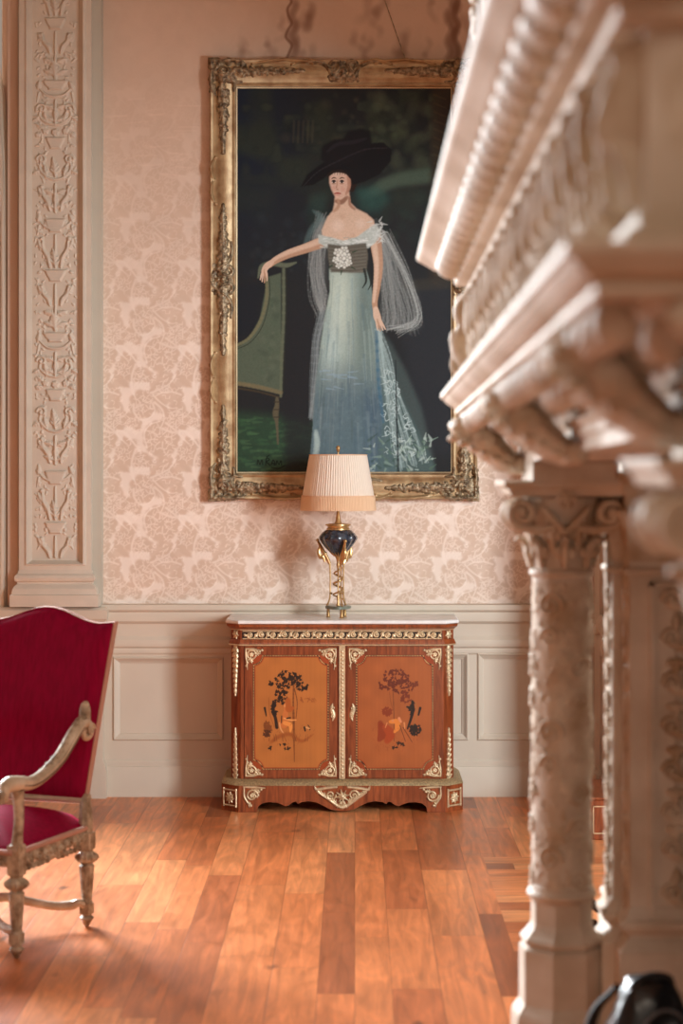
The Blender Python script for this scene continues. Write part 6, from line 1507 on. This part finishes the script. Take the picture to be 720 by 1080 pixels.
# ================================================================ BACKPACK
bag = empty('backpack', (PX(685, 4.25), 4.25, 0), .25, label='black nylon backpack standing behind the column foot at the lower right corner', cat='bag')
nyl = mat('black_nylon', L(20, 21, 24), .28, bump=.35, bscale=16, coat=.3); web = mat('black_webbing', L(14, 14, 16), .6, bump=.3, bscale=300)
def blobmesh(fn, nu=40, nv=28):
    vs = [fn(2 * PI * k / nu, PI * j / nv) for j in range(nv + 1) for k in range(nu)]
    return MB().add(vs, [(j * nu + k, j * nu + (k + 1) % nu, (j + 1) * nu + (k + 1) % nu, (j + 1) * nu + k) for j in range(nv) for k in range(nu)])
def pw_(v, e): return math.copysign(abs(v) ** e, v)
def body_fn(cx_, cy_, cz_, rx, ry, rz, e1=.5, e2=.6, tp=.18, wr=.006):
    def f(a_, b_):
        z = -math.cos(b_); s = math.sin(b_)
        zz = pw_(z, e1); rr_ = abs(s) ** e2; k_ = 1 - tp * (zz + 1) / 2
        x = pw_(math.cos(a_), .75) * rr_ * rx * k_; y = pw_(math.sin(a_), .75) * rr_ * ry * k_
        w_ = wr * math.sin(9 * a_ + 5 * z) * math.sin(7 * b_) + wr * math.sin(4 * a_ - 9 * z)
        return (cx_ + x * (1 + w_ / rx), cy_ + y + w_, cz_ + zz * rz + w_ * .5)
    return f
blobmesh(body_fn(0, 0, .305, .135, .10, .302, .6, .62, .34)).build('main_compartment', nyl, bag)
blobmesh(body_fn(-.01, -.085, .20, .105, .05, .16, .5, .6, .15, .004)).build('front_pocket', nyl, bag)
MB().tube([(-.05, -.01, .585), (-.035, -.02, .608), (0, -.02, .615), (.035, -.02, .608), (.05, -.01, .585)], .008, 8, smooth=5).build('grab_handle', web, bag)
for s in (-1, 1): MB().tube([(s * .05, .07, .57), (s * .09, .125, .48), (s * .10, .135, .30), (s * .11, .10, .12), (s * .12, .04, .05)], [.014, .02, .02, .012, .008], 8, smooth=5, flat=.5).build('shoulder_strap', web, bag)
MB().tube([(-.098, -.045, .40), (-.078, -.075, .47), (-.04, -.085, .535), (0, -.085, .555), (.04, -.085, .535), (.078, -.075, .47), (.098, -.045, .40)], .0035, 6, smooth=5).build('zip', mat('zip_metal', L(120, 124, 130), .35, .6), bag)
MB().tube([(-.09, -.135, .30), (0, -.150, .315), (.07, -.135, .30)], .0035, 6, smooth=5).build('pocket_zip', bpy.data.materials['zip_metal'], bag)

# ================================================================ small things glimpsed between the column and the jamb
iron = mat('dark_wrought_iron', L(62, 44, 34), .4, .5)
and_ = empty('scrolled_stand', (.93, 6.95, 0), label='low dark scroll-footed iron stand on the floor glimpsed between the column and the carved jamb', cat='stand')
for k in range(4):
    a_ = k * PI / 2 + PI * .97; c_, s2 = math.cos(a_), math.sin(a_)
    pts = [(.03 * c_, .03 * s2, .12), (.07 * c_, .07 * s2, .15), (.10 * c_, .10 * s2, .11), (.085 * c_, .085 * s2, .05), (.055 * c_, .055 * s2, .045), (.05 * c_, .05 * s2, .075), (.068 * c_, .068 * s2, .085)]
    MB().tube(pts, [.014, .017, .018, .016, .014, .011, .008], 10, smooth=5).build('scroll_foot', iron, and_)
    MB().lathe([(.006, 0), (.020, .006), (.024, .018), (.018, .032), (.006, .036)], (.088 * c_, .088 * s2, 0), 14).build('ball_foot', iron, and_)
MB().lathe([(.02, .04), (.032, .055), (.024, .08), (.034, .11), (.026, .14), (.014, .16), (.020, .18), (.008, .20)], seg=20).build('stem', iron, and_)
ch = empty('wooden_chest', (1.17, 9.1, 0), label='low brown wooden box with a gilt square outline, against the far right wall', cat='box')
MB().box(-.07, .09, -.22, .30, 0, .19, .006).build('chest_body', M['king'], ch, sharp=30)
g_ = MB(); 
for (a_, b_, c_, d_) in ((-.055, -.051, .03, .16), (.045, .049, .03, .16), (-.055, .049, .03, .034), (-.055, .049, .156, .16)): g_.box(a_, b_, -.224, -.218, c_, d_)
g_.build('gilt_outline', M['brass'], ch, smooth=False)
MB().box(-.076, .096, -.228, .306, .188, .20, .004).build('lid', M['kingh'], ch, sharp=30)

# ================================================================ LIGHT
def area(name, loc, target, sx, sy, energy, col):
    l = bpy.data.lights.new(name, 'AREA'); l.shape = 'RECTANGLE'; l.size = sx; l.size_y = sy; l.energy = energy; l.color = col
    o = bpy.data.objects.new(name, l); COL.objects.link(o); o.location = loc
    d = Vector(target) - Vector(loc); o.rotation_euler = d.to_track_quat('-Z', 'Y').to_euler(); return o
area('daylight_back_window', (-5.5, 14.0, 4.6), (-.5, 5.8, 1.4), 3.2, 3.2, LA, (.90, .96, 1))
area('daylight_through_doorway', (4.3, 4.1, 2.5), (-.8, 10.1, 2.3), 1.0, 2.6, LB, (.82, .93, 1))
area('fireplace_fill_left', (XL + .2, 7.4, 1.8), (.3, 3.2, 2.1), 2.0, 2.2, LC, (.93, .97, 1)).data.spread = math.radians(75)  # added unseen fill, narrowed onto the fireplace; the left wall has no windows
area('fireplace_fill_warm', (-.5, -1.2, 4.2), (.6, 3.0, 1.9), .9, .9, LD, (1, .86, .70))  # added warm fill behind the camera, brightening the fireplace's near end; no chandelier
w = bpy.data.worlds.new('world'); SC.world = w; w.use_nodes = True
w.node_tree.nodes['Background'].inputs[0].default_value = (1, .80, .64, 1); w.node_tree.nodes['Background'].inputs[1].default_value = LW
# ================================================================ CAMERA
cam = bpy.data.cameras.new('camera'); co = bpy.data.objects.new('camera', cam); COL.objects.link(co)
co.location = (0, 0, CAMZ); co.rotation_euler = (PI / 2, 0, 0)
cam.sensor_fit = 'VERTICAL'; cam.sensor_height = 36; cam.sensor_width = 24; cam.lens = FPX / 1080 * 36
cam.shift_x = (360 - VX) / 1080; cam.shift_y = -(540 - VY) / 1080
cam.dof.use_dof = True; cam.dof.focus_distance = 9.8; cam.dof.aperture_fstop = 2.4
cam.clip_start = .05
SC.camera = co
SC.view_settings.view_transform = 'Standard'; SC.view_settings.look = 'None'; SC.view_settings.gamma = 1; SC.view_settings.exposure = EXPO; SC.view_settings.use_curve_mapping = False
